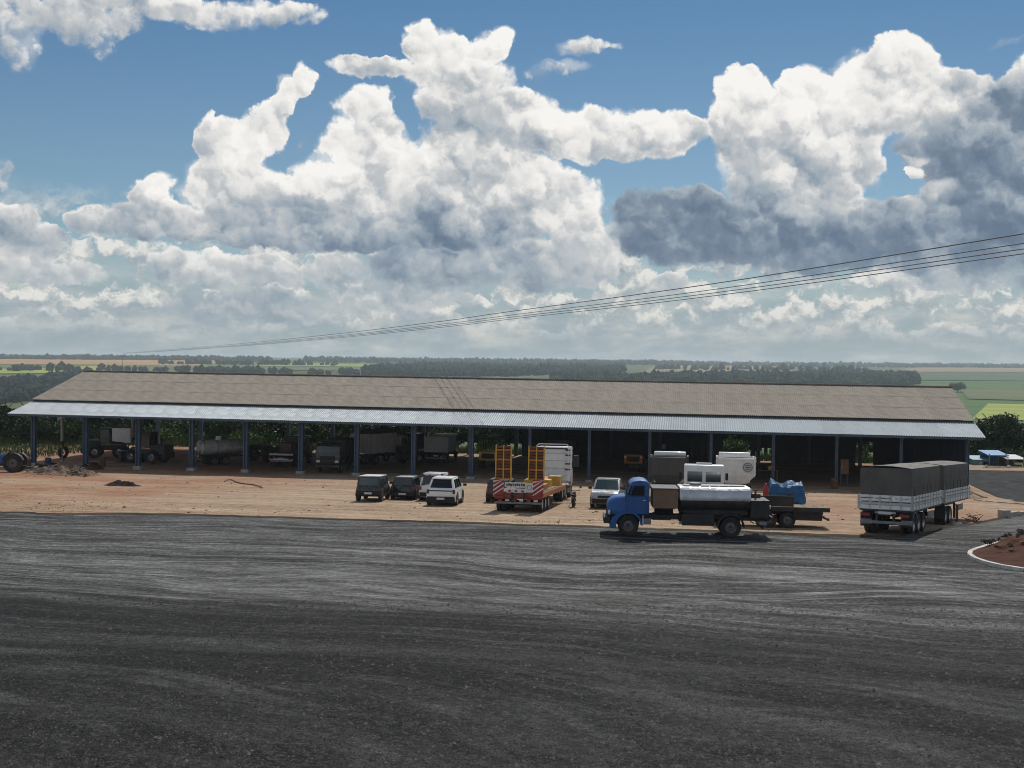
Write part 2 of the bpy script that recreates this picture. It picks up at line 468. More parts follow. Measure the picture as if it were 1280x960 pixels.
mat('tarp_grey', (.105, .098, .086), .75, var=.14, vscale=1.4, dirt=(.16, .13, .10), damt=.35, bump=.3, bscale=6)
mat('tarp_blue', (.012, .11, .27), .55, var=.2, vscale=2.5, bump=.35, bscale=7)
mat('tarp_cavity_black', (.02, .02, .022), .6, var=.2)
mat('wood', (.17, .115, .075), .8, var=.25, vscale=5, bump=.3, bscale=25)
mat('plywood_brown', (.23, .135, .085), .75, var=.15, vscale=2, dirt=(.10, .07, .05), damt=.3)
mat('concrete', (.40, .38, .35), .9, var=.15, vscale=3, bump=.3, bscale=30, dirt=(.25, .16, .10), damt=.4)
mat('kerb_white', (.62, .61, .58), .85, var=.10, vscale=3, dirt=(.26, .19, .14), dscale=2.5, damt=.75, bump=.3, bscale=25)
mat('board_white', (.50, .52, .54), .6, var=.08)
mat('leaf_dark', (.035, .062, .022), .6, objvar=.2, var=.4, vscale=.8, spec=.08)
mat('leaf_mid', (.055, .095, .03), .6, objvar=.2, var=.35, vscale=.9, spec=.08)
mat('leaf_light', (.10, .15, .045), .65, objvar=.15, var=.35, vscale=1.0, spec=.08)
mat('leaf_dry', (.20, .20, .07), .75, var=.3, vscale=1.0, spec=.2)
mat('bark', (.11, .085, .06), .9, var=.25, vscale=5, bump=.5, bscale=14)
mat('bark_pale', (.36, .33, .28), .9, var=.2, vscale=5)
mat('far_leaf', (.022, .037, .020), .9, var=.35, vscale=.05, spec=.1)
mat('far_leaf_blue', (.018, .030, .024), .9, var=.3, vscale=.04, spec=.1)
mat('cable', (.20, .20, .205), .6)
mat('rope', (.06, .05, .04), .9)

def nodes_of(name):
    mt = bpy.data.materials.new(name); mt.use_nodes = True; M[name] = mt
    T = NT(mt.node_tree); return T, T.n['Principled BSDF'], T.new('ShaderNodeNewGeometry').outputs['Position']

def shed_coords(T, pos):
    """world position turned into the yard's own axes"""
    n = T.new('ShaderNodeVectorRotate', rotation_type='Z_AXIS'); T.put(n.inputs['Vector'], pos)
    n.inputs['Angle'].default_value = -SHED_ANG; return n.outputs[0]

def mat_asphalt():
    T, b, pos = nodes_of('asphalt')
    p = shed_coords(T, pos)
    wob = T.vmath('SUBTRACT', T.noise(p, .035, 3, .5, color=True), (.5, .5, .5))
    p1 = T.vmath('MULTIPLY_ADD', wob, (0, 14, 0), p)
    # wheel tracks: long thin streaks, fanning out towards the near side
    def rot(vec, an):
        n = T.new('ShaderNodeVectorRotate', rotation_type='Z_AXIS'); T.put(n.inputs['Vector'], vec); n.inputs['Angle'].default_value = an; return n.outputs[0]
    s1 = T.noise(T.vmath('MULTIPLY', p1, (.030, .50, 1)), 1.0, 7, .66)
    # turning circles of the lorries: rings round a point left of the yard
    pc = T.vmath('MULTIPLY', T.vmath('ADD', p1, (22.0, -20.0, 0)), (.42, 1.0, 0))
    rr = T.vmath('LENGTH', pc, out=1); cx_, cy_, _z = T.sep(pc); th = T.math('ARCTAN2', cy_, cx_)
    s2 = T.noise(T.comb(T.math('MULTIPLY', rr, .42), T.math('MULTIPLY', th, 1.1), 0.0), 1.0, 7, .68)
    s3 = T.noise(T.vmath('MULTIPLY', rot(p1, -.14), (.045, 2.2, 1)), 1.0, 5, .62)
    s4 = T.noise(T.comb(T.math('MULTIPLY', rr, 1.7), T.math('MULTIPLY', th, 2.2), 3.0), 1.0, 6, .66)
    big = T.noise(p, .06, 4, .55)
    sx, sy, sz = T.sep(p)
    edge = T.math('MULTIPLY_ADD', T.math('SUBTRACT', big, .5), 14.0, sy)
    far = T.rng(edge, 31, 45)                                     # the far half is trafficked and dusty, the near one loose millings
    near = T.math('SUBTRACT', 1.0, far)
    k1 = T.math('MULTIPLY', T.rng(s1, .46, .66), T.math('MULTIPLY_ADD', far, .55, .30))
    k3 = T.math('MULTIPLY', T.rng(s3, .53, .66), T.math('MULTIPLY', T.rng(edge, 36, 44), T.rng(big, .40, .58, .35, 1.0)))
    k4 = T.math('MULTIPLY', T.rng(s4, .53, .66), T.math('MULTIPLY_ADD', far, .45, .25))
    k2 = T.math('MULTIPLY', T.rng(s2, .48, .64), T.math('MULTIPLY_ADD', far, .28, .34))
    dust = T.math('MAXIMUM', T.math('MAXIMUM', T.math('MULTIPLY', k1, .55), k2), T.math('MAXIMUM', T.math('MULTIPLY', k3, .95), T.math('MULTIPLY', k4, .7)), clamp=True)
    dark = T.math('MULTIPLY', T.rng(s2, .36, .52, .42, 1.0), T.rng(s1, .32, .48, .60, 1.0))
    speck = T.noise(p, 6.0, 3, .70)
    s5 = T.noise(T.vmath('MULTIPLY', rot(p1, .10), (.30, 1.5, 1)), 1.0, 6, .70)
    s6 = T.noise(T.vmath('MULTIPLY', rot(p1, -.30), (.5, 2.4, 1)), 1.0, 5, .70)
    sp2 = T.noise(p, 24.0, 2, .7)
    pit_shade = T.rng(T.noise(p, 5.0, 2.5, .65), .43, .50, .10, 1.0)  # shade of the pits between millings, put into the base colour
    patchy = T.rng(T.noise(p, .5, 4, .6), .34, .56, .35, 1.0)
    base = T.ramp(speck, [(.36, (.008, .0085, .009)), (.46, (.024, .025, .026)), (.54, (.044, .044, .043)), (.62, (.082, .080, .075)), (.72, (.16, .155, .145))])
    var = T.math('MULTIPLY', T.rng(s5, .36, .64, .56, 1.50), T.rng(s6, .36, .64, .74, 1.26))
    var = T.math('ADD', 1.0, T.math('MULTIPLY', T.math('SUBTRACT', var, 1.0), T.math('MULTIPLY_ADD', far, .55, .45)))
    band = T.math('MULTIPLY', T.rng(edge, 33, 41), T.rng(edge, 57, 47))                # a strip across the middle is lighter
    lift = T.math('MULTIPLY', T.math('MULTIPLY_ADD', band, .18, T.math('MULTIPLY_ADD', far, .46, .46)), var)
    dk = T.math('MULTIPLY', dark, lift)
    base = T.mix(1.0, base, T.comb(dk, dk, dk), 'MULTIPLY')
    hm = T.math('SUBTRACT', 1.0, T.math('MULTIPLY', T.math('SUBTRACT', 1.0, pit_shade), T.math('MULTIPLY_ADD', T.math('MULTIPLY', near, patchy), .85, .15)))
    base = T.mix(1.0, base, T.comb(hm, hm, hm), 'MULTIPLY')
    gritc = T.mix(T.rng(sp2, .4, .62), (.125, .127, .126), (.29, .288, .28))
    gritc = T.mix(1.0, gritc, T.comb(var, var, var), 'MULTIPLY')
    c = T.mix(T.math('MULTIPLY', dust, T.rng(speck, .25, .6, .45, 1.0)), base, gritc)
    tan = T.math('MULTIPLY', T.rng(T.noise(p, .16, 5, .65), .58, .74), .35)
    c = T.mix(tan, c, (.085, .068, .053))
    T.put(b.inputs['Base Color'], c)
    T.put(b.inputs['Roughness'], T.rng(dust, 0, 1, .9, .72))
    b.inputs['Specular IOR Level'].default_value = .22
    h = T.math('ADD', T.math('MULTIPLY', T.noise(p, 7.0, 5, .72), 1.0), T.math('MULTIPLY', sp2, .35))
    bn = T.new('ShaderNodeBump'); bn.inputs['Distance'].default_value = .12
    T.put(bn.inputs['Strength'], T.rng(far, 0, 1, 1.0, .55)); T.put(bn.inputs['Height'], h)
    T.l.new(bn.outputs[0], b.inputs['Normal'])
mat_asphalt()

mat('asphalt_dark', (.015, .016, .0175), .9, spec=.2, var=.35, vscale=.6, dirt=(.045, .045, .045), dscale=.35, damt=.5, bump=.5, bscale=6)
def mat_dirt():
    T, b, pos = nodes_of('dirt')
    p = shed_coords(T, pos)
    big = T.noise(p, .07, 5, .6); st = T.noise(T.vmath('MULTIPLY', p, (.10, .75, 1)), 1.0, 6, .65)
    fine = T.noise(T.vmath('MULTIPLY', p, (1.0, 1.7, 1)), 2.2, 6, .75)
    f = T.math('ADD', T.math('MULTIPLY', st, .5), T.math('MULTIPLY', fine, .5))
    f = T.math('MULTIPLY_ADD', T.math('SUBTRACT', f, .5), 1.7, .5)
    c = T.ramp(f, [(.24, (.185, .110, .074)), (.42, (.325, .222, .152)), (.55, (.435, .315, .225)), (.72, (.54, .430, .328))])
    x, y, z = T.sep(p)
    ends = T.math('MAXIMUM', T.rng(x, -27, -43), T.math('MULTIPLY', T.rng(x, -4, 14), .45))
    rm = T.math('MULTIPLY', T.rng(big, .40, .62), T.math('MULTIPLY_ADD', ends, .85, .10))
    rm = T.math('MULTIPLY', T.math('ADD', rm, T.math('MULTIPLY', ends, .25)), T.rng(st, .28, .6, .55, 1.0), clamp=True)
    red = T.mix(rm, c, T.mix(fine, (.20, .082, .044), (.40, .195, .115)))
    dry = T.math('MULTIPLY', T.rng(T.noise(p, .35, 5, .65), .46, .60), T.rng(T.noise(p, 2.6, 4, .7), .38, .58))
    c2 = T.mix(T.math('MULTIPLY', dry, .6), red, (.36, .295, .175))
    dk = T.rng(T.noise(T.vmath('MULTIPLY', p, (.6, 1.5, 1)), 1.6, 5, .7), .58, .66, 1.0, .50)
    c2 = T.mix(1.0, c2, T.comb(dk, dk, dk), 'MULTIPLY')
    T.put(b.inputs['Base Color'], c2); b.inputs['Roughness'].default_value = .95; b.inputs['Specular IOR Level'].default_value = .15
    bn = T.new('ShaderNodeBump'); bn.inputs['Distance'].default_value = .12; bn.inputs['Strength'].default_value = .7
    T.put(bn.inputs['Height'], T.math('ADD', f, T.math('MULTIPLY', T.noise(p, 11, 4, .7), .4))); T.l.new(bn.outputs[0], b.inputs['Normal'])
mat_dirt()

def mat_terrain():
    T, b, pos = nodes_of('terrain')
    n1 = T.noise(pos, .0035, 6, .6); n2 = T.noise(pos, .03, 5, .6); n3 = T.noise(pos, .4, 5, .65)
    c = T.ramp(n1, [(.30, (.045, .070, .026)), (.45, (.075, .110, .038)), (.56, (.115, .140, .050)), (.68, (.17, .160, .075))])
    c = T.mix(T.rng(n2, .35, .68, 0, .65), c, (.055, .085, .032))
    f = T.rng(n3, .3, .7, .7, 1.25); c = T.mix(1.0, c, T.comb(f, f, f), 'MULTIPLY')
    T.put(b.inputs['Base Color'], c); b.inputs['Roughness'].default_value = .95; b.inputs['Specular IOR Level'].default_value = .1
mat_terrain()

def mat_field(name, c1, c2, sc=.012, ang_=0.3):
    T, b, pos = nodes_of(name)
    n = T.new('ShaderNodeVectorRotate', rotation_type='Z_AXIS'); T.put(n.inputs['Vector'], pos); n.inputs['Angle'].default_value = ang_
    rows = T.noise(T.vmath('MULTIPLY', n.outputs[0], (.12, 1, 1)), sc * 2, 6, .65)
    c = T.mix(T.rng(rows, .32, .68), c1, c2)
    T.put(b.inputs['Base Color'], c); b.inputs['Roughness'].default_value = .95; b.inputs['Specular IOR Level'].default_value = .1
mat_field('field_tan', (.22, .155, .085), (.32, .235, .13))
mat_field('field_orange', (.38, .205, .085), (.45, .27, .125))
mat_field('field_lime', (.24, .31, .055), (.38, .40, .11))
mat_field('field_green', (.060, .125, .035), (.10, .165, .050))
mat_field('field_olive', (.115, .135, .055), (.165, .17, .08))
mat_field('field_teal', (.075, .115, .070), (.105, .145, .085))
mat_field('soil_red', (.060, .026, .018), (.115, .052, .034), sc=1.2)
mat_field('soil_verge', (.035, .028, .022), (.085, .068, .052), sc=.8)
mat_field('soil_black', (.018, .015, .013), (.04, .032, .026), sc=2.0)

# ================================================================== ground
def build_ground():
    # one wide sheet to the horizon
    nr, na = 150, 240
    rr = np.concatenate([np.linspace(2, 130, 36), np.geomspace(136, 15000, nr - 36)])
    mb = MB(); grid = []
    angs = []
    for i in range(na + 1):
        t = i / na; angs.append(math.pi * 2 * t)
    fa = list(np.linspace(-.62, .62, 150)) + list(np.linspace(.68, 2 * math.pi - .68, 50))
    fa.append(fa[0] + 2 * math.pi)
    for r in rr:
        row = []
        for a in fa:
            x, y = r * math.sin(a), r * math.cos(a)
            z = gz(x, y)
            u, v = uv_of(x, y)
            if v < 30 and r < 150: z -= .10
            row.append((x, y, z))
        grid.append(row)
    mb.sheet(grid)
    o = mb.build('ground', 'terrain', smooth_='all'); tag(o, kind='structure')
    # dirt yard
    mb = MB(); grid = []
    for j in range(130):
        v = -47 + (29.5 + 47) * j / 129; row = []
        for i in range(240):
            u = -70 + 200 * i / 239; x, y = xy_of(u, v)
            z = gz(x, y, False) + fbm(x, y, 6, 4, 1.7) * .045 * (1 if v < -1 else .3)
            if v < V_EDGE - .2: z -= .05 + .05 * min(1, V_EDGE - v)
            row.append((x, y, z))
        grid.append(row)
    tag(mb.sheet(grid).build('dirt_yard', 'dirt', smooth_='all'), kind='structure')
    # asphalt of recycled millings
    epx = [(-120, 640), (0, 643), (200, 645.5), (400, 650), (600, 656), (757, 661), (900, 667), (1060, 672.5), (1130, 672), (1165, 667), (1205, 659), (1240, 652), (1290, 643), (1400, 630)]
    eu, ev = [], []
    for px, py in epx:
        h = hit(px, py); a, b_ = uv_of(h.x, h.y); eu.append(a); ev.append(b_)
    eu = [-90] + eu + [160]; ev = [ev[0]] + ev + [ev[-1]]
    mb = MB(); grid = []
    tt = [0, .25] + list(np.linspace(.45, 1, 70))
    for j, t in enumerate(tt + [1.0]):
        row = []
        for i in range(320):
            u = -80 + 220 * i / 319
            e = float(np.interp(u, eu, ev)) + fbm(u, 3.1, 3.0, 4) * .35 + fbm(u, 9.1, .8, 3) * .12
            v = -140 + (e + 140) * t
            if j == len(tt): v += .18
            x, y = xy_of(u, v)
            z = gz(x, y, False) + .06 + fbm(x, y, 9, 3, 5.1) * .03
            if j == len(tt): z = gz(x, y, False) - .12
            row.append((x, y, z))
        grid.append(row)
    tag(mb.sheet(grid).build('asphalt_yard', 'asphalt', smooth_='all'), kind='structure')
    # dark crumbled verge along the asphalt
    mb = MB(); grid = []
    for j in range(4):
        row = []
        for i in range(420):
            u = -80 + 220 * i / 419
            e = float(np.interp(u, eu, ev)) + fbm(u, 3.1, 3.0, 4) * .35 + fbm(u, 9.1, .8, 3) * .12
            w_ = max(.12, .75 + fbm(u, 5.5, 4.0, 4) * .9 + fbm(u, 7.7, .7, 2) * .35)
            v = e - .25 + (w_ + .25) * j / 3
            x, y = xy_of(u, v)
            row.append((x, y, gz(x, y, False) + (.03, .13, .10, -.03)[j] + fbm(x, y, .5, 3) * .02))
        grid.append(row)
    tag(mb.sheet(grid).build('soil_verge', 'soil_verge', smooth_='all'), kind='structure')
    # second paved area beyond the right end of the shed
    mb = MB(); grid = []
    for j in range(24):
        row = []
        for i in range(30):
            px = 1200 + 260 * i / 29
            v = -9.5 + 31 * j / 23
            h = on_v(px, 600, v); u, _ = uv_of(h.x, h.y)
            u = 85.2 + 50 * i / 29
            x, y = xy_of(u, v + fbm(u, j * .3, 5, 2) * .25)
            row.append((x, y, gz(x, y, False) + .05 + fbm(x, y, 8, 3, 2.2) * .05))
        grid.append(row)
    tag(mb.sheet(grid).build('paved_road', 'asphalt_dark', smooth_='all'), kind='structure')
build_ground()

def field(pix, mt, lift=.6, n=26):
    """a field: quad of pixels laid on the far ground"""
    (x0, y0), (x1, y1), (x2, y2), (x3, y3) = pix        # near-left, near-right, far-right, far-left
    c = [hit(*p) for p in pix]
    grid = []
    for j in range(n):
        t = j / (n - 1); row = []
        for i in range(n):
            s = i / (n - 1)
            p = (c[0] * (1 - s) + c[1] * s) * (1 - t) + (c[3] * (1 - s) + c[2] * s) * t
            row.append((p.x, p.y, gz(p.x, p.y) + lift))
        grid.append(row)
    o = MB().sheet(grid).build('field', mt, smooth_='all'); tag(o, kind='structure'); return o
field([(-800, 480), (330, 470), (330, 453), (-800, 446)], 'field_olive', .8)
field([(-700, 455), (250, 457.5), (300, 451.5), (-700, 445)], 'field_orange', 1.6)
field([(-700, 470), (120, 468), (150, 459), (-700, 456)], 'field_lime', 2.4)
field([(-200, 463.5), (60, 462), (110, 459.5), (-200, 460.5)], 'field_green', 3.4)
field([(200, 462), (560, 464), (560, 456), (200, 455)], 'field_olive', 1.6)
field([(320, 459), (470, 460), (470, 456), (320, 455)], 'field_lime', 2.6)
field([(540, 476), (860, 480), (840, 466), (600, 464)], 'field_teal', 1.2)
field([(1100, 530), (1500, 540), (1500, 468), (1130, 468)], 'field_green', .6)
field([(1140, 476), (1500, 480), (1500, 466), (1120, 464)], 'field_teal', 1.4)
field([(1210, 500), (1500, 508), (1500, 492), (1200, 488)], 'field_olive', 1.4)
field([(1215, 525), (1500, 535), (1500, 512), (1235, 506)], 'field_lime', 1.2)
field([(1090, 466), (1340, 467), (1340, 461.5), (1150, 460)], 'field_tan', 2.2)
field([(800, 466), (1000, 468), (980, 458), (820, 457)], 'field_tan', 1.8)

# ================================================================== woods, trees, plants
_ico = bmesh.new(); bmesh.ops.create_icosphere(_ico, subdivisions=1, radius=1.0)
_ico.verts.ensure_lookup_table()
ICO_V = np.array([v.co[:] for v in _ico.verts]); ICO_F = [[v.index for v in f.verts] for f in _ico.faces]; _ico.free()
def wood(label, bands, n, size, mt, seed, group=None, cat='wood'):
    """a far wood: crowns spread over the strip between two rows of pixels; bands = (x, upper row, lower row)"""
    rg = random.Random(seed); mb = MB()
    xs = [b[0] for b in bands]
    for k in range(n):
        px = rg.uniform(xs[0], xs[-1])
        y0 = float(np.interp(px, xs, [b[1] for b in bands])); y1 = float(np.interp(px, xs, [b[2] for b in bands]))
        p = hit(px, y0 + (y1 - y0) * rg.random())
        s = size * rg.uniform(.65, 1.25); h = s * rg.uniform(.85, 1.35)
        V = ICO_V * (1 + (np.random.RandomState(seed * 1000 + k).rand(len(ICO_V), 1) - .5) * .5)
        V = V * np.array([s * .55, s * .55, h * .55]) + np.array([p.x, p.y, gz(p.x, p.y) + h * .42])
        mb.add(V.tolist(), ICO_F)
    o = mb.build('far_wood', mt, fix=False); tag(o, label, cat, group, 'stuff'); return o
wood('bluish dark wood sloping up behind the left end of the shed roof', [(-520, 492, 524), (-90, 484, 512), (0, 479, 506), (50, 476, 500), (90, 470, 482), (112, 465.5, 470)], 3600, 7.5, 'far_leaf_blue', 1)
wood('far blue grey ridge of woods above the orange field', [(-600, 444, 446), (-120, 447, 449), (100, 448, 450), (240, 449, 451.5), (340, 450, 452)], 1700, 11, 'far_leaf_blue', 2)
wood('line of dark trees in front of the lime green field', [(-40, 464, 466), (60, 464, 465.5), (110, 464, 465)], 34, 11, 'far_leaf', 21)
wood('short block of dark trees just above the shed ridge', [(252, 466, 468.5), (330, 467, 469.5)], 90, 10, 'far_leaf', 3)
wood('scattered dark trees in a row above the shed ridge', [(120, 463.5, 465), (250, 464.5, 467), (350, 466, 469), (470, 467, 470)], 90, 9, 'far_leaf', 4)
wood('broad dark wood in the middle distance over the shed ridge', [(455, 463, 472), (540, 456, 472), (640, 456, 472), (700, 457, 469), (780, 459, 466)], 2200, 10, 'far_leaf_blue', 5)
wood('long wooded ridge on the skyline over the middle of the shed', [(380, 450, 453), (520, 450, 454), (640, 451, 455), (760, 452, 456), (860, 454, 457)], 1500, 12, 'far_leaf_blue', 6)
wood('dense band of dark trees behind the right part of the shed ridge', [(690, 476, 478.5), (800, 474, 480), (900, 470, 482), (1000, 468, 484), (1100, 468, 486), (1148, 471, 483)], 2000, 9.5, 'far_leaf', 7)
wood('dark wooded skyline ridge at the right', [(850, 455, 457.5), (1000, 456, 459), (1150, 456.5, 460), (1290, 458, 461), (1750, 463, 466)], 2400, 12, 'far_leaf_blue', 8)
wood('loose hedge of trees between the pale fields', [(820, 461, 463), (960, 462, 464), (1090, 463, 466)], 120, 12, 'far_leaf', 9)
wood('thin far hedge between the tan and teal fields', [(200, 455, 456), (420, 457, 458.5)], 90, 11, 'far_leaf', 10)

def leaf_mesh(name, seed, R, H, n, leaf, mt, clusters=26, z0=.15, flat=1.0):
    """crown: leaf-sized faces in clumps through an uneven volume"""
    rs = np.random.RandomState(seed)
    c = rs.normal(size=(clusters, 3)); c /= np.linalg.norm(c, axis=1)[:, None]
    c *= (rs.rand(clusters, 1) ** .45)
    c[:, 2] = np.abs(c[:, 2]) * .95 if flat >= 1 else c[:, 2]
    c = c * np.array([R * .82, R * .82, H * (1 - z0) * .46]) + np.array([0, 0, H * (z0 + (1 - z0) * .48)])
    if flat >= 1: c[:, 2] -= H * (1 - z0) * .30
    cr = rs.uniform(.22, .42, clusters) * R
    idx = rs.randint(0, clusters, n)
    d = rs.normal(size=(n, 3)); d /= np.linalg.norm(d, axis=1)[:, None]
    p = c[idx] + d * (cr[idx] * rs.rand(n) ** .4)[:, None] * np.array([1, 1, .8])
    p[:, 2] = np.maximum(p[:, 2], .1)
    a = rs.normal(size=(n, 3)); a /= np.linalg.norm(a, axis=1)[:, None]
    b = np.cross(a, rs.normal(size=(n, 3))); b /= np.linalg.norm(b, axis=1)[:, None]
    s = leaf * rs.uniform(.6, 1.4, n)[:, None]
    V = np.stack([p - a * s, p - b * s * .55, p + a * s, p + b * s * .55], 1).reshape(-1, 3)
    me = bpy.data.meshes.new(name)
    me.vertices.add(4 * n); me.loops.add(4 * n); me.polygons.add(n)
    me.vertices.foreach_set('co', V.ravel()); me.loops.foreach_set('vertex_index', np.arange(4 * n))
    me.polygons.foreach_set('loop_start', np.arange(0, 4 * n, 4)); me.polygons.foreach_set('loop_total', np.full(n, 4))
    me.materials.append(M[mt]); me.update(calc_edges=True); return me
def trunk_mesh(name, seed, R, H, r0, mt='bark'):
    rg = random.Random(seed); mb = MB()
    top = Vector((rg.uniform(-.2, .2), rg.uniform(-.2, .2), H * .7))
    mb.path([(0, 0, -.4), (0.03, 0, H * .2), top * .6, top], [r0, r0 * .8, r0 * .55, r0 * .25], 7)
    for k in range(6):
        a = k * 1.05 + rg.random(); z = H * rg.uniform(.22, .5)
        e = Vector((math.cos(a) * R * .65, math.sin(a) * R * .65, z + H * rg.uniform(.15, .35)))
        mb.path([(0, 0, z), e * .5 + Vector((0, 0, z * .45)), e], [r0 * .45, r0 * .3, r0 * .12], 5)
    return mb.mesh(name, mt, smooth_=True)
TREES = []
for s, (R, H, n, leaf, mt) in enumerate([(2.6, 5.0, 4200, .17, 'leaf_dark'), (2.2, 4.4, 3600, .16, 'leaf_mid'), (3.1, 6.2, 5200, .19, 'leaf_dark'), (2.4, 3.8, 3400, .15, 'leaf_light'), (2.0, 5.6, 3600, .16, 'leaf_mid')]):
    TREES.append((leaf_mesh('crown', 50 + s, R, H, n, leaf, mt, 30, .08), trunk_mesh('trunk', 60 + s, R, H, .16)))
def tree(name, label, cat, loc, k, sc, rz, group=None):
    t = thing(name, label, cat, loc, rz, group); t.scale = (sc, sc, sc * rnd.uniform(.9, 1.1))
    link('crown', TREES[k][0], t); link('trunk', TREES[k][1], t); return t
# thicket behind the open half of the shed and at its left end
rg = random.Random(11)
kinds = {0: ('dense_bush', 'dense dark green bush in the thicket behind the shed', 'bush', 'dark bushes behind the shed'),
         1: ('leafy_bush', 'mid green leafy bush in the thicket behind the shed', 'bush', 'mid green bushes behind the shed'),
         2: ('broad_tree', 'broad dark green tree rising from the thicket behind the shed', 'tree', 'broad trees behind the shed'),
         3: ('pale_bush', 'low light green bush at the front of the thicket behind the shed', 'bush', 'light green bushes behind the shed'),
         4: ('slim_tree', 'slim mid green tree in the thicket behind the shed', 'tree', 'slim trees behind the shed')}
for row, (v0, n) in enumerate(((31.5, 22), (36, 24), (42, 22))):
    for i in range(n):
        u = -22 + 112 * (i + rg.uniform(-.35, .35)) / n; v = v0 + rg.uniform(-1.5, 1.5)
        k = rg.choice([3, 3, 1, 0] if row == 0 else [0, 1, 4, 2] if row == 1 else [2, 0, 2, 4])
        x, y = xy_of(u, v); nm, lb, ct, gp = kinds[k]
        sc = rg.uniform(.85, 1.15) * (1.3 if row else .9)
        if row == 2: sc *= 1.15
        tree(nm, lb, ct, (x, y, gz(x, y) - .1), k, sc, rg.uniform(0, 6.28), gp)
for i, (u, v, k, sc) in enumerate(((-9, 34, 2, 1.35), (-13, 37, 2, 1.4), (-5, 40, 2, 1.3), (-16, 31, 0, 1.45), (-20, 41, 2, 1.5), (-11, 28, 1, 1.1), (-14, 24, 0, .9), (-19, 26, 2, 1.1), (-26, 34, 2, 1.4), (-31, 29, 0, 1.2), (-37, 36, 2, 1.3), (-24, 22, 0, .9))):
    x, y = xy_of(u, v)
    tree('broad_tree', 'tall dark tree crowding the left end of the shed', 'tree', (x, y, gz(x, y) - .1), k, sc, i * 1.3, 'tall trees at the left end of the shed')
# big round tree at the right end
t = thing('round_tree', 'big round dark green tree beyond the right end of the shed', 'tree', (0, 0, 0))
bx = at_depth(1252, 575, 150); t.location = (bx.x, bx.y, -3.4)
link('crown', leaf_mesh('crown', 91, 5.0, 8.0, 15000, .20, 'leaf_dark', 60, .05), t); link('trunk', trunk_mesh('trunk', 92, 5.0, 8.0, .35), t)
for i, (px, yy, k, sc) in enumerate(((1225, 158, 2, 1.05), (1290, 160, 2, 1.2), (1320, 150, 0, 1.25), (1240, 136, 1, .62), (1262, 139, 0, .62), (1284, 137, 1, .6), (1310, 139, 0, .7))):
    b_ = at_depth(px, 580, yy)
    lb = ('dark tree standing beside the big round tree', 'trees around the big round tree') if i < 3 else ('low dark bush behind the blue yard buildings', 'bushes behind the blue buildings')
    tree('dark_tree' if i < 3 else 'low_bush', lb[0], 'tree' if i < 3 else 'bush', (b_.x, b_.y, gz(b_.x, b_.y) - .4), k, sc, i * 2.1, lb[1])
# lone tree in the far field
h = hit(1197, 491)
t = thing('lone_tree', 'lone dark tree standing in the far green field right of the roof', 'tree', (h.x, h.y, h.z))
t.scale = (4.4, 4.4, 3.6); link('crown', TREES[0][0], t); link('trunk', TREES[0][1], t)

def blades(name, n, place, hgt, wid, mt, label, cat, seed):
    rs = random.Random(seed); vs = []; fs = []
    for k in range(n):
        x, y = place(rs); z = gz(x, y); a = rs.uniform(0, math.pi); h = hgt * rs.uniform(.4, 1.2); w = wid * rs.uniform(.5, 1.3)
        lx, ly = rs.gauss(0, .3) * h, rs.gauss(0, .3) * h
        o = len(vs); vs += [(x - math.cos(a) * w, y - math.sin(a) * w, z - .03), (x + math.cos(a) * w, y + math.sin(a) * w, z - .03), (x + lx, y + ly, z + h)]
        fs.append((o, o + 1, o + 2))
    me = bpy.data.meshes.new(name); me.from_pydata(vs, [], fs); me.materials.append(M[mt]); me.update()
    o = link(name, me); tag(o, label, cat, None, 'stuff'); return o
blades('tall_grass', 16000, lambda r: xy_of(r.uniform(-35, 88), 27.2 + abs(r.gauss(0, 2.2))), 1.0, .05, 'leaf_light', 'tall pale green grass along the back of the shed', 'grass', 3)
blades('tall_grass', 5000, lambda r: xy_of(r.uniform(-30, -4), r.uniform(5, 28)), .7, .05, 'leaf_mid', 'rough green grass left of the shed end', 'grass', 4)
blades('dry_grass', 5000, lambda r: (lambda u, v: xy_of(u + r.gauss(0, .8), v))(r.choice([-38, -20, -9, 3, 12, 21, 30, 42, 55]) + r.gauss(0, 4.0), -43.8 + abs(r.gauss(0, 4.0))), .04, .035, 'leaf_dry', 'sparse dry yellow grass on the dirt along the asphalt edge', 'grass', 5)

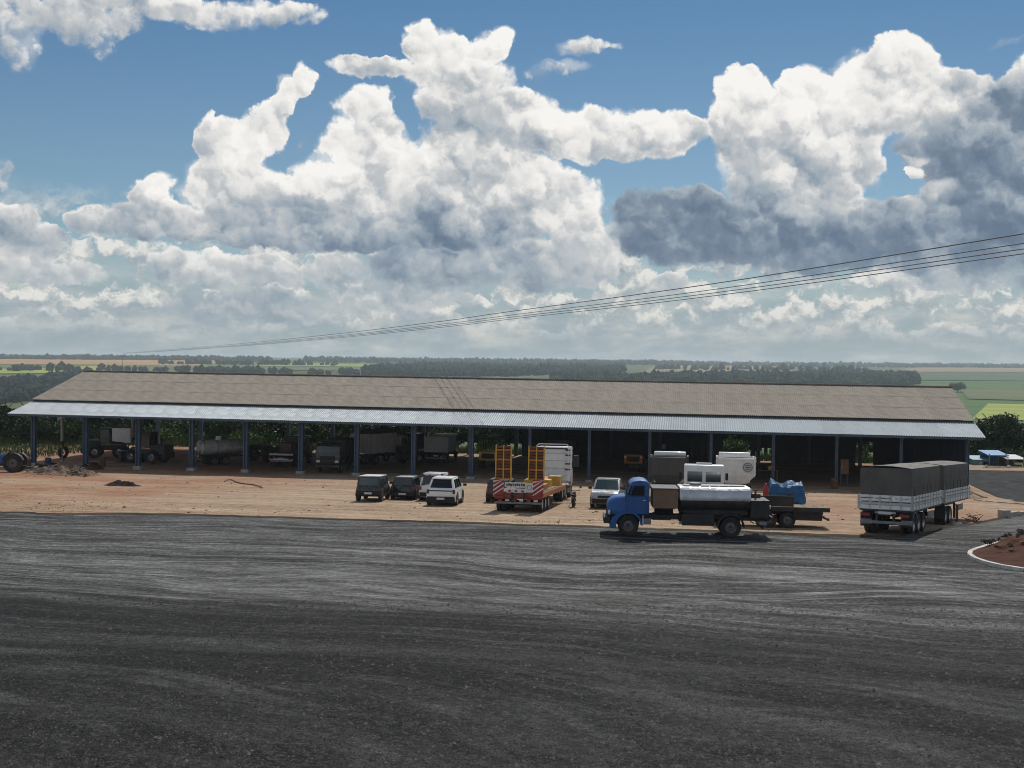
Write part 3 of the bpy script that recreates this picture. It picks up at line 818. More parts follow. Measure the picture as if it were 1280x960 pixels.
# loose lumps of asphalt millings near the camera
def stones(name, n, mt, label, seed, v_rng, size):
    rs = np.random.RandomState(seed)
    base = np.array([(1, 0, -.2), (0, 1, -.2), (-1, 0, -.2), (0, -1, -.2), (.15, .1, .75)]); F = np.array([(0, 1, 4), (1, 2, 4), (2, 3, 4), (3, 0, 4)])
    t = rs.rand(n) ** 1.7
    Y = v_rng[0] + (v_rng[1] - v_rng[0]) * t
    X = (rs.rand(n) - .5) * 1.02 * Y
    s = size * np.exp(rs.normal(0, .42, n))
    a = rs.rand(n) * 6.283
    z = np.array([gz(x, y, False) + .055 + fbm(x, y, 9, 3, 5.1) * .03 for x, y in zip(X, Y)])
    V = np.repeat(base[None], n, 0) * (1 + (rs.rand(n, 5, 1) - .5) * .7)
    ca, sa = np.cos(a)[:, None], np.sin(a)[:, None]
    P = np.stack([V[:, :, 0] * ca - V[:, :, 1] * sa, V[:, :, 0] * sa + V[:, :, 1] * ca, V[:, :, 2] * .8], 2) * s[:, None, None]
    P += np.stack([X, Y, z], 1)[:, None, :]
    Fi = (F[None] + 5 * np.arange(n)[:, None, None]).reshape(-1)
    me = bpy.data.meshes.new(name); nf = 4 * n
    me.vertices.add(5 * n); me.loops.add(3 * nf); me.polygons.add(nf)
    me.vertices.foreach_set('co', P.reshape(-1)); me.loops.foreach_set('vertex_index', Fi)
    me.polygons.foreach_set('loop_start', np.arange(0, 3 * nf, 3)); me.polygons.foreach_set('loop_total', np.full(nf, 3))
    me.materials.append(M[mt]); me.update(calc_edges=True)
    tag(link(name, me), label, 'gravel', None, 'stuff')
mat('milling_black', (.009, .009, .010), .85, var=.4, vscale=2)
mat('milling_grey', (.060, .058, .054), .9, var=.4, vscale=2)
stones('asphalt_lumps', 60000, 'milling_black', 'loose black lumps of asphalt millings over the near yard', 5, (23, 41), .032)
stones('grit', 30000, 'milling_grey', 'grey grit scattered over the near asphalt yard', 6, (23, 40), .022)

# ================================================================== the long shed
mat('roof_fibre', (.285, .250, .208), .9, var=.14, vscale=1.2, objvar=.06, dirt=(.15, .125, .10), dscale=.5, damt=.35)
mat('roof_metal', (.28, .33, .37), .65, metal=.1, var=.06, vscale=.5, objvar=.09, dirt=(.24, .25, .25), dscale=.6, damt=.3)
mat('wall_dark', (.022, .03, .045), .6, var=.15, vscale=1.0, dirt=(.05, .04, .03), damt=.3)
def corr(width, length, waves, amp, rows=2):
    """corrugated sheet in x (width) and y (length), waves along x"""
    n = waves * 4; g = []
    for j in range(rows):
        g.append([(width * i / n, length * j / (rows - 1), amp * math.cos(2 * math.pi * i / 4)) for i in range(n + 1)])
    top = MB().sheet(g)
    nb = len(top.v); top.v += [(x, y, z - .012) for x, y, z in top.v]
    top.f += [[i + nb for i in reversed(f)] for f in list(top.f)]; top.mi += top.mi[:]
    return top
def build_shed():
    S = thing('open_shed', 'long open vehicle shed with brown grey roof and bluish metal front canopy', 'shed', (SA.x, SA.y, PAD_Z), 0)
    S.rotation_euler = (0, .0042, SHED_ANG)
    L = SLEN
    U0, U1 = -1.9, L + 1.2; NS = 54; w = (U1 - U0) / NS
    EV, EZ = -1.3, 4.98; CV, CZ = 3.4, 6.08          # canopy: eave and upper edge
    RV, RZ = 2.9, 6.20; TV, TZ = 12.8, 8.78          # main roof: lower edge and ridge
    BV, BZ = 27.6, 4.9
    def lay(me, name, v0, z0, v1, z1, off=0.0, rr=.003):
        ang_ = math.atan2(z1 - z0, v1 - v0)
        for k in range(NS):
            o = link(name, me, S); o.location = (U0 + k * w, v0, z0 + off + rnd.uniform(-rr, rr))
            o.rotation_euler = (ang_ + rnd.uniform(-.0012, .0012), 0, rnd.uniform(-.0006, .0006))
    ln = math.hypot(CV - EV, CZ - EZ)
    lay(corr(w, ln, 8, .022).mesh('roof_sheet', 'roof_metal', fix=False), 'canopy_sheet', EV, EZ, CV, CZ)
    ln = math.hypot(TV - RV, TZ - RZ); seg = ln / 3; sl = math.atan2(TZ - RZ, TV - RV)
    me = corr(w, seg + .12, 9, .028).mesh('roof_sheet', 'roof_fibre', fix=False)
    for r in range(3):
        d = seg * r - .06
        lay(me, 'roof_sheet', RV + math.cos(sl) * d, RZ + math.sin(sl) * d + .014 * r, RV + math.cos(sl) * (d + seg), RZ + math.sin(sl) * (d + seg) + .014 * r)
    ln = math.hypot(BV - TV, TZ - BZ)
    lay(corr(w, ln, 9, .028).mesh('roof_sheet', 'roof_fibre', fix=False), 'rear_roof_sheet', TV, TZ + .05, BV, BZ)
    MB().prism([(U0, TZ + .02), (U1, TZ + .02), (U1, TZ + .13), (U0, TZ + .13)], TV - .22, TV + .22).build('ridge_cap', 'roof_fibre', S)
    # dark strip painting in the shadow line under the main roof edge, gutter of the canopy
    MB().box(((U0 + U1) / 2, RV + .12, RZ - .16), (U1 - U0 - .1, .06, .17)).build('eave_shade_strip', 'steel_dark', S)
    MB().box(((U0 + U1) / 2, EV + .10, EZ - .13), (U1 - U0 - .1, .08, .16)).build('eave_beam', 'steel_blue', S)
    def roofz(v, off):
        if v < 3.1: return EZ + (v - EV) * (CZ - EZ) / (CV - EV) - off
        if v < TV: return RZ + (v - RV) * (TZ - RZ) / (TV - RV) - off
        return TZ + (v - TV) * (BZ - TZ) / (BV - TV) - off
    for k in range(17):
        u = k * BAY; pw = .40 if k < 9 else .24
        mb = MB().box((u, 0, 2.45), (pw, .12, 5.1)).box((u - pw / 2 + .05, 0, 2.45), (.10, pw, 5.1)).box((u + pw / 2 - .05, 0, 2.45), (.10, pw, 5.1))
        p = mb.build('post', 'steel_blue', S)
        MB().box((u, 0, .08), (pw + .3, pw + .3, .55)).build('footing', 'concrete', p)
        p = MB().box((u, 26.0, 2.4), (.38, .38, 5.6)).build('rear_post', 'steel_blue', S)
        for (v0, v1) in ((-.9, 3.2), (3.3, TV), (TV, 27.2)):
            z0, z1 = roofz(v0, .30), roofz(v1, .30) if v1 != 3.2 else roofz(3.0, .30)
            mb = MB(); a = math.atan2(z1 - z0, v1 - v0)
            mb.prism([(v0, z0 - .16), (v1, z1 - .16), (v1, z1 + .12), (v0, z0 + .12)], -.09, .09)
            mb.v = [(u + y, x, z) for x, y, z in mb.v]
            mb.build('rafter', 'steel_blue', S)
    for v in (-.6, 1.4, 4.2, 6.4, 8.6, 10.8, 12.4, 15, 18, 21, 24, 27):
        MB().box(((U0 + U1) / 2, v, roofz(v, .12)), (U1 - U0 - .4, .08, .14)).build('purlin', 'steel_dark', S)
    # closed right half: back wall with door openings, end wall
    def uz(px, py, v=26.3):
        p = on_v(px, py, v) - Vector((SA.x, SA.y, PAD_Z)); return p.dot(SU), p.z
    ops = []
    for (xa, xb, ya, yb) in ((903, 938, 544, 579), (944, 964, 560, 578), (1069, 1091, 552, 590)):
        a, b_ = uz(xa, yb)[0], uz(xb, yb)[0]; ops.append((a, b_, max(0, uz(xa, yb)[1] + .0046 * a), uz(xa, ya)[1] + .0046 * a))
    u = uz(652, 560)[0]; U_END = L
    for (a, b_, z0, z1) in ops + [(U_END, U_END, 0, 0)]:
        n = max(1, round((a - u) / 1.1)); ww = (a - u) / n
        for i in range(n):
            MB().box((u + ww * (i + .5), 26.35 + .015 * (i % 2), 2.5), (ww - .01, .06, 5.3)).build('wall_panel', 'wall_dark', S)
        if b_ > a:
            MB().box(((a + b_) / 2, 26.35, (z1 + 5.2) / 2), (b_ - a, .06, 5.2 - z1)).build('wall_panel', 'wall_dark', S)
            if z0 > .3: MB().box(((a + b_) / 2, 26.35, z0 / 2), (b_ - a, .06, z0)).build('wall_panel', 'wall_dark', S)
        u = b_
    for i in range(24):
        v = .3 + 26.0 * (i + .5) / 24; zt = roofz(v, .2)
        MB().box((L + .28 + .015 * (i % 2), v, zt / 2 - .3), (.06, 26.0 / 24 - .01, zt + .5)).build('end_wall_panel', 'steel_blue', S)
    # partition between the open and the closed half, ceiling bar lamps of the closed half left unlit
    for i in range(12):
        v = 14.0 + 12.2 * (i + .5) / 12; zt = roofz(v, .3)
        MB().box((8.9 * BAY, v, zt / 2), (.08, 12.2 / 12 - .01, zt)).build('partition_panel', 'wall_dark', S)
    MB().cyl((L + .02, -.25, 0), (L + .02, -.25, 4.7), .07, n=8).build('downpipe', 'steel_blue', S)
    return S
SHED = build_shed()
def in_shed(u, v, dz=0.0):
    p = SA + SU * u + SV * v; return (p.x, p.y, PAD_Z + dz)

# ================================================================== overhead lines
WZ = []
def build_wires():
    P0 = Vector((22.0, 52.0, 0)); dr = Vector((-.392, 1.0, 0))
    tab = [(1280, 292), (1120, 318), (960, 345), (800, 368), (640, 389), (480, 411), (320, 428), (200, 438), (110, 444)]
    for i, dx in enumerate((0.0, .5, 1.0, 1.5)):
        ys, zs = [], []
        for px, py in tab:
            d = ray(px, py + (0, 12, 19, 25)[i] * ((px - 60) / 1220.0) ** 1.3)
            # where the ray passes over the straight line of the cables on the ground plan
            t = (P0.x + dx + .392 * P0.y) / (d.x + .392 * d.y)
            ys.append(d.y * t); zs.append(CAM_H + d.z * t)
        sl = (zs[1] - zs[0]) / (ys[1] - ys[0])
        ys = [12.0] + ys + [640.0]; zs = [zs[0] + sl * (12 - ys[1])] + zs + [zs[-1] - .2]
        pts = []
        for y in np.concatenate([np.linspace(12, 120, 60), np.geomspace(122, 640, 50)]):
            pts.append((P0.x + dr.x * (y - 52) + dx, float(y), float(np.interp(y, ys, zs))))
        for _ in range(25):
            pts = [pts[0]] + [(b[0], b[1], (a[2] + 2 * b[2] + c[2]) / 4) for a, b, c in zip(pts, pts[1:], pts[2:])] + [pts[-1]]
        o = MB().path(pts, .031 if i == 0 else .025, 6).build('power_line', 'cable', smooth_='all')
        tag(o, 'grey overhead cable sagging across the sky below the uppermost one' if i else 'thick uppermost overhead cable crossing the sky above the shed', 'cable', 'overhead cables' if i else None)
        WZ.append((zs[0], zs[-1]))
    for (y, hh) in ((12, WZ[0][0] + .25), (640, WZ[0][1] + .25)):
        x = P0.x + dr.x * (y - 52) + .7; zb = gz(x, y)
        t = thing('utility_pole', 'tapered concrete utility pole near the viewpoint carrying the cables' if y < 50 else 'far utility pole on the valley side carrying the cables', 'pole', (x, y, zb))
        MB().cyl((0, 0, -.5), (0, 0, hh - zb), .17, .11, 10).build('shaft', 'concrete', t, smooth_=True)
        MB().box((0, 0, hh - zb - .62), (2.2, .1, .12)).build('crossarm', 'wood', t)
        for dx in (-.7, .25, .5, .8):
            MB().cyl((dx, 0, hh - zb - .5), (dx, 0, hh - zb - .3), .05, .03, 8).build('insulator', 'paint_grey_white', t)
build_wires()

# ================================================================== haze
hz = MB().box((0, 0, -6), (31000, 31000, 84)).build('haze', 'cable'); tag(hz, 'pale haze over the valley', 'haze', None, 'stuff')
hm = bpy.data.materials.new('haze'); hm.use_nodes = True
hm.node_tree.nodes.clear(); T_ = NT(hm.node_tree)
pv = T_.new('ShaderNodeVolumePrincipled'); pv.inputs['Color'].default_value = (.74, .86, .97, 1); pv.inputs['Density'].default_value = 1.25e-4; pv.inputs['Anisotropy'].default_value = .2
T_.l.new(pv.outputs[0], T_.new('ShaderNodeOutputMaterial').inputs['Volume'])
hz.data.materials.clear(); hz.data.materials.append(hm)

# ================================================================== vehicles
_wheel_cache = {}
def lathe(prof, n=22):
    """profile of (radius, y) revolved about the y axis"""
    mb = MB(); rings = []
    for i in range(n):
        t = 2 * math.pi * i / n
        rings.append([(r * math.cos(t), y, r * math.sin(t)) for r, y in prof])
    k = len(prof); vs = [p for r in rings for p in r]; fs = []
    for i in range(n):
        a, b = i * k, ((i + 1) % n) * k
        for j in range(k - 1): fs.append((a + j, a + j + 1, b + j + 1, b + j))
    return mb.add(vs, fs)
def wheel(parent, x, y, r, w, rim='rim_grey', rr=.58, side=1, name='wheel'):
    key = (round(r, 3), round(w, 3), rim, rr)
    if key not in _wheel_cache:
        h = w / 2
        ty = lathe([(r * rr, -h * .8), (r * .86, -h), (r * .97, -h * .86), (r, -h * .5), (r, h * .5), (r * .97, h * .86), (r * .86, h), (r * rr, h * .8)]).mesh('tyre', 'tyre', smooth_=True)
        q = r * rr
        rm = lathe([(.01, h * .35), (q * .30, h * .38), (q * .36, h * .10), (q * .78, h * .0), (q * .90, h * .62), (q * 1.02, h * .82), (q * 1.02, h * .2), (q * .8, -h * .5), (.01, -h * .6)]).mesh('rim', rim, smooth_=True)
        hb = MB().cyl((0, h * .2, 0), (0, h * .55, 0), q * .26, q * .2, 10)
        for k in range(8):
            a = k * math.pi / 4; hb.cyl((math.cos(a) * q * .5, h * .0, math.sin(a) * q * .5), (math.cos(a) * q * .5, h * .16, math.sin(a) * q * .5), q * .06, n=6)
        _wheel_cache[key] = (ty, rm, hb.mesh('hub', 'steel_dark'))
    ty, rm, hb = _wheel_cache[key]
    o = link(name, ty, parent); o.location = (x, y, r)
    if side < 0: o.rotation_euler = (0, 0, math.pi)
    link('rim', rm, o); link('hub', hb, o)
    return o

def place(o, x, y, az, lift=0.0, conform=True):
    """stand o on the ground at (x, y), heading az degrees from +Y towards +X"""
    a = math.radians(az); f = Vector((math.sin(a), math.cos(a), 0)); l = Vector((-f.y, f.x, 0))
    if conform:
        d = 1.6
        f = Vector((f.x * 2 * d, f.y * 2 * d, gz(x + f.x * d, y + f.y * d, False) - gz(x - f.x * d, y - f.y * d, False))).normalized()
        l0 = l; l = Vector((l.x * 2 * d, l.y * 2 * d, gz(x + l0.x * d, y + l0.y * d, False) - gz(x - l0.x * d, y - l0.y * d, False))).normalized()
    n = f.cross(l).normalized(); l = n.cross(f).normalized()
    mt = Matrix(((f.x, l.x, n.x, x), (f.y, l.y, n.y, y), (f.z, l.z, n.z, gz(x, y, False) + lift), (0, 0, 0, 1)))
    o.matrix_world = mt; return o
def place_px(o, px, py, az, lift=0.0):
    h = hit(px, py); return place(o, h.x, h.y, az, lift)
def bil(q, s, t):
    a, b, c, d = [Vector(p) for p in q]        # a: s0t0, b: s1t0, c: s1t1, d: s0t1
    return (a * (1 - s) + b * s) * (1 - t) + (d * (1 - s) + c * s) * t
def sub(q, s0, s1, t0, t1):
    return [bil(q, s0, t0), bil(q, s1, t0), bil(q, s1, t1), bil(q, s0, t1)]

def car(label, cat, L=4.3, W=1.8, H=1.7, gc=.22, belt=1.0, hood=1.2, hood_z=.95, ov_r=.75, wb=2.6, wr=.34, paint='paint_white', roof=None, rear_lean=.25, front_lean=.75, roof_in=.16,
        trim='rubber', rim='rim_grey', glass='glass', spare=False, tail='lamp_red', pickup=None, boxy=.06, rails=False, name='parked_car', lower='rubber', bars=False, cabin=None, strip=False):
    """car with its rear axle over the origin, nose to +x"""
    C = thing(name, label, cat)
    xr, xf = -ov_r, L - ov_r; w = W / 2
    def ring(x, k, z0, z1, c=.07):
        ww = w * k
        return [(x, -ww + c, z0), (x, ww - c, z0), (x, ww, z0 + c), (x, ww, z0 + (z1 - z0) * .72), (x, ww - c * .9, z1), (x, -ww + c * .9, z1), (x, -ww, z0 + (z1 - z0) * .72), (x, -ww, z0 + c)]
    xh = xf - hood
    b_z = belt if pickup is None else belt
    MB().loft([ring(xr, .90, gc + .22, b_z - .10), ring(xr + .06, .97, gc + .10, b_z), ring(xr + .5, 1.0, gc, b_z), ring(0.9, 1.0, gc, b_z), ring(xh, 1.0, gc, belt), ring(xh + .25, 1.0, gc, hood_z + .06), ring(xf - .35, .97, gc, hood_z - .03), ring(xf - .08, .92, gc + .06, hood_z - .16), ring(xf, .84, gc + .16, hood_z - .30)]).build('body', paint, C, smooth_=True)
    # cabin
    cr = xr + .06 if pickup is None else xr + pickup
    rb, fb = cr, xh + .22; rt, ft = cr + rear_lean, xh + .22 - front_lean
    wt = w - roof_in; wbm = w - .05
    zb, zt = belt - .02, H - .03
    bot = [(rb, -wbm, zb), (fb, -wbm, zb), (fb, wbm, zb), (rb, wbm, zb)]
    top = [(rt, -wt, zt), (ft, -wt, zt), (ft, wt, zt), (rt, wt, zt)]
    MB().add(bot + top, [(3, 2, 1, 0), (4, 5, 6, 7), (0, 1, 5, 4), (1, 2, 6, 5), (2, 3, 7, 6), (3, 0, 4, 7)]).build('cabin', cabin or paint, C, smooth_=True, bevel=boxy)
    MB().box(((rt + ft) / 2, 0, H - .02), (ft - rt - .02, 2 * wt - .06, .06)).build('roof', roof or paint, C, smooth_=True, bevel=.025)
    rearq = [bot[3], bot[0], top[0], top[3]]; frontq = [bot[1], bot[2], top[2], top[1]]
    MB().panel(sub(rearq, .10, .90, .12, .88), .014).build('rear_window', glass, C)
    MB().panel(sub(frontq, .07, .93, .10, .92), .014).build('windscreen', glass, C)
    rq = [bot[0], bot[1], top[1], top[0]]; lq = [bot[2], bot[3], top[3], top[2]]
    cuts = [(.05, .30), (.34, .60), (.64, .92)] if pickup is None else [(.08, .45), (.50, .90)]
    for a, b_ in cuts:
        MB().panel(sub(rq, a, b_, .12, .86), .012).build('side_window', glass, C)
        MB().panel(sub(lq, 1 - b_, 1 - a, .12, .86), .012).build('side_window', glass, C)
    # wheels, arches
    for x in (0.0, wb):
        for s in (1, -1):
            ar = MB()
            n = 12; pts_o = [(x + (wr + .13) * math.cos(math.pi * k / n), wr + (wr + .13) * math.sin(math.pi * k / n)) for k in range(n + 1)]
            ar.prism([(p[0], max(p[1], gc - .02)) for p in pts_o], s * (w - .06), s * (w + .025))
            ar.build('wheel_arch', trim, C)
            wheel(C, x, s * (w - .085), wr, .23, rim, .66, s)
    MB().box((wb / 2, 0, gc + .06), (wb - 2 * wr - .2, W + .02, .16)).build('side_sill', lower, C, bevel=.03)
    # rear
    MB().box((xr - .02, 0, gc + .24), (.16, W * .92, .24)).build('rear_bumper', lower, C, bevel=.04)
    MB().panel([(xr - .10, .24, gc + .18), (xr - .10, -.24, gc + .18), (xr - .10, -.24, gc + .30), (xr - .10, .24, gc + .30)], .01).build('number_plate', 'plate_white', C)
    for s in (1, -1):
        MB().box((xr + .05, s * (w - .12), belt - .17), (.12, .16, .26)).build('tail_lamp', tail, C, bevel=.02)
        MB().box((xf - .16, s * (w - .26), hood_z - .30), (.16, .30, .14)).build('headlight', 'lamp_clear', C, bevel=.03)
        mx = ft + front_lean * .62
        MB().box((mx, s * (w + .13), belt + .12), (.12, .22, .16)).build('mirror', trim, C, bevel=.03)
        for k in ((1.0, 1.9) if pickup is None else (1.2,)):
            MB().box((k + .25, s * (w + .012), belt - .14), (.16, .03, .03)).build('door_handle', trim, C)
    MB().box((xf + .01, 0, gc + .22), (.14, W * .86, .26)).build('front_bumper', lower, C, bevel=.05)
    MB().box((xf - .015, 0, hood_z - .34), (.06, W * .46, .16)).build('grille', 'rubber', C, bevel=.02)
    if spare:
        o = wheel(C, xr - .12, 0, wr * .98, .2, rim, .6, 1, 'spare_wheel'); o.location = (xr - .14, .05, belt - .12); o.rotation_euler = (0, 0, math.pi / 2)
    if rails:
        for s in (1, -1): MB().box(((rt + ft) / 2, s * (wt - .08), H + .05), (ft - rt - .4, .04, .05)).build('roof_rail', trim, C)
    if pickup is not None:
        MB().box(((xr + .12 + cr - .08) / 2, 0, belt + .005), (cr - xr - .24, W - .30, .03)).build('bed_cavity_shade', 'tarp_cavity_black', C)  # black panel whose colour stands in for the shaded open bed
    if strip:
        MB().box((xr + .035, 0, belt - .12), (.08, W * .86, .07)).build('light_bar', 'glass', C, bevel=.01)
        MB().box((xr - .03, 0, gc + .12), (.12, W * .96, .30)).build('lower_bumper', 'rubber', C, bevel=.05)
        MB().box((rt - .10, 0, H - .06), (.26, 2 * wt - .1, .05)).build('spoiler', paint, C, bevel=.015)
    if bars:
        MB().path([(rb - .1, -wt, belt), (rb - .1, -wt, H - .05), (rb - .1, wt, H - .05), (rb - .1, wt, belt)], .035).build('roll_bar', trim, C)
    return C

mat('lamp_dark', (.10, .008, .008), .3, coat=.4)
AZ = 5.0
c = car('dark green boxy off-road car with pale roof edge parked on the dirt', 'car', L=3.6, W=1.62, H=1.62, belt=.98, hood=.95, hood_z=.98, ov_r=.5, wb=2.25, wr=.35, paint='paint_dark_green', roof='paint_grey_white', rear_lean=.05, front_lean=.32, roof_in=.10, glass='glass_green', rim='rim_grey', gc=.3, boxy=.05, tail='lamp_dark')
place_px(c, 462, 626.5, AZ)
c = car('black hatchback with silvery roof between the dark off-roader and the white cars', 'car', L=3.9, W=1.68, H=1.50, belt=.92, hood=.95, ov_r=.65, wb=2.45, wr=.30, paint='paint_black', roof='paint_silver', rear_lean=.42, roof_in=.24, rim='rim_grey', gc=.17, boxy=.09, tail='lamp_dark')
place_px(c, 505, 624.5, AZ)
wrap = None
def mat_wrap():
    T, b, pos = nodes_of('paint_wrap')
    co = T.new('ShaderNodeTexCoord').outputs['Object']
    v = T.voro(co, 3.2, out='Color'); r, g, bl = T.sep(v)
    n = T.noise(co, 2.4, 3, .6)
    c_ = T.ramp(r, [(0, (.72, .73, .73)), (.38, (.72, .73, .73)), (.40, (.42, .03, .04)), (.58, (.42, .03, .04)), (.60, (.05, .05, .06)), (.74, (.05, .05, .06)), (.76, (.74, .74, .74))], 'CONSTANT')
    T.put(b.inputs['Base Color'], c_); b.inputs['Roughness'].default_value = .35; b.inputs['Coat Weight'].default_value = .3
mat_wrap()
c = car('white car with red and black patterned wrap behind the white crossover', 'car', L=4.2, W=1.75, H=1.78, belt=1.0, hood=.9, ov_r=.7, wb=2.5, wr=.31, paint='paint_white', roof='paint_wrap', cabin='paint_wrap', rear_lean=.18, rim='rim_grey', gc=.2)
place_px(c, 541.5, 625.6, AZ)
c = car('white crossover with black wheel arches and dark rear window', 'car', L=4.5, W=1.84, H=1.72, belt=1.05, hood=1.0, hood_z=1.0, ov_r=.8, wb=2.65, wr=.36, paint='paint_white', rear_lean=.55, roof_in=.25, boxy=.10, rim='rim_light', gc=.22, strip=True, tail='lamp_dark')
place_px(c, 553, 631.5, AZ)
c = car('dark grey car half hidden behind the striped tail of the lowboy trailer', 'car', L=4.2, W=1.75, H=1.5, belt=.95, hood=1.0, ov_r=.7, wb=2.5, wr=.32, paint='paint_dark_grey', rim='rim_grey', gc=.2)
place_px(c, 625, 628, AZ)
c = car('silver pickup facing outward between the lowboy and the blue truck', 'pickup', L=5.1, W=1.82, H=1.80, belt=1.12, hood=1.35, hood_z=1.10, ov_r=1.1, wb=3.05, wr=.37, paint='paint_silver', pickup=1.75, rear_lean=.1, front_lean=.8, rim='rim_light', gc=.3, name='pickup_truck', bars=True, glass='glass_green')
h = hit(757, 635.5); a = math.radians(190)
place(c, h.x - math.sin(a) * 3.05, h.y - math.cos(a) * 3.05, 190)

def chassis(C, x0, x1, z=.92, w=.86, h=.22, mt='steel_black'):
    mb = MB()
    for s in (1, -1): mb.box(((x0 + x1) / 2, s * w / 2, z), (x1 - x0, .09, h))
    k = max(2, int((x1 - x0) / 1.1))
    for i in range(k + 1): mb.box((x0 + .05 + (x1 - x0 - .1) * i / k, 0, z), (.1, w - .09, h * .7))
    return mb.build('chassis', mt, C)
def axle_wheels(C, x, r=.5, track=1.9, dual=True, rim='rim_grey', w=.26):
    for s in (1, -1):
        wheel(C, x, s * track / 2, r, w, rim, .55, s)
        if dual: wheel(C, x, s * (track / 2 - .31), r, w, rim, .55, -s)
    MB().cyl((x, -track / 2, r), (x, track / 2, r), .07, n=8).build('axle', 'steel_black', C)
def cabover(C, x0, x1, W=2.35, z0=.75, H=3.0, paint='paint_white', rear_windows=False, glass='glass', visor=False):
    w = W / 2
    prof = [(x0, z0 + .25), (x1 - .5, z0), (x1, z0 + .05), (x1 + .02, z0 + 1.05), (x1 - .28, H - .18), (x1 - .5, H), (x0 + .1, H), (x0, H - .12)]
    MB().prism(prof, -w, w).build('cab', paint, C, smooth_=True, bevel=.06)
    zf0, zf1 = z0 + 1.08, H - .24
    MB().panel([(x1 + .015, -w + .12, zf0), (x1 + .015, w - .12, zf0), (x1 - .27, w - .16, zf1), (x1 - .27, -w + .16, zf1)], .02).build('windscreen', glass, C)
    for s in (1, -1):
        q = [(x1 - .95, s * (w + .002), zf0), (x1 - .18, s * (w + .002), zf0), (x1 - .42, s * (w + .002), zf1), (x1 - .95, s * (w + .002), zf1)]
        MB().panel(q if s < 0 else q[::-1], .015).build('side_window', glass, C)
        MB().box((x1 - .02, s * (w + .22), zf0 + .35), (.10, .16, .42)).build('mirror', 'rubber', C, bevel=.02)
        MB().box((x1 + .03, s * (w - .28), z0 + .30), (.06, .34, .2)).build('headlight', 'lamp_clear', C, bevel=.02)
    if rear_windows:
        for s in (1, -1):
            MB().panel([(x0 - .002, s * .52 + .42, H - .95), (x0 - .002, s * .52 - .42, H - .95), (x0 - .002, s * .52 - .42, H - .38), (x0 - .002, s * .52 + .42, H - .38)], .015).build('rear_window', glass, C)
    MB().box((x1 + .05, 0, z0 - .12), (.22, W - .05, .28)).build('bumper', 'steel_black', C, bevel=.04)
    MB().box((x1 + .025, 0, z0 + .62), (.05, W * .6, .38)).build('grille', 'rubber', C, bevel=.02)
def rear_kit(C, x, W=2.4, z=.62, mud=True):
    MB().box((x - .04, 0, z), (.10, W * .92, .13)).build('underrun_bar', 'steel_grey', C, bevel=.01)
    for s in (1, -1):
        MB().box((x - .06, s * (W / 2 - .26), z + .22), (.08, .36, .13)).build('tail_lamp', 'lamp_red', C, bevel=.015)
        if mud: MB().box((x + .22, s * (W / 2 - .34), z - .1), (.02, .52, .55)).build('mudflap', 'rubber', C)
    MB().panel([(x - .10, .22, z + .18), (x - .10, -.22, z + .18), (x - .10, -.22, z + .32), (x - .10, .22, z + .32)], .01).build('number_plate', 'plate_white', C)
def ribs(C, name, x0, x1, y, z0, z1, n, mt, d=.05):
    for i in range(n):
        MB().box((x0 + (x1 - x0) * (i + .5) / n, y, (z0 + z1) / 2), (.07, d, z1 - z0)).build(name, mt, C)

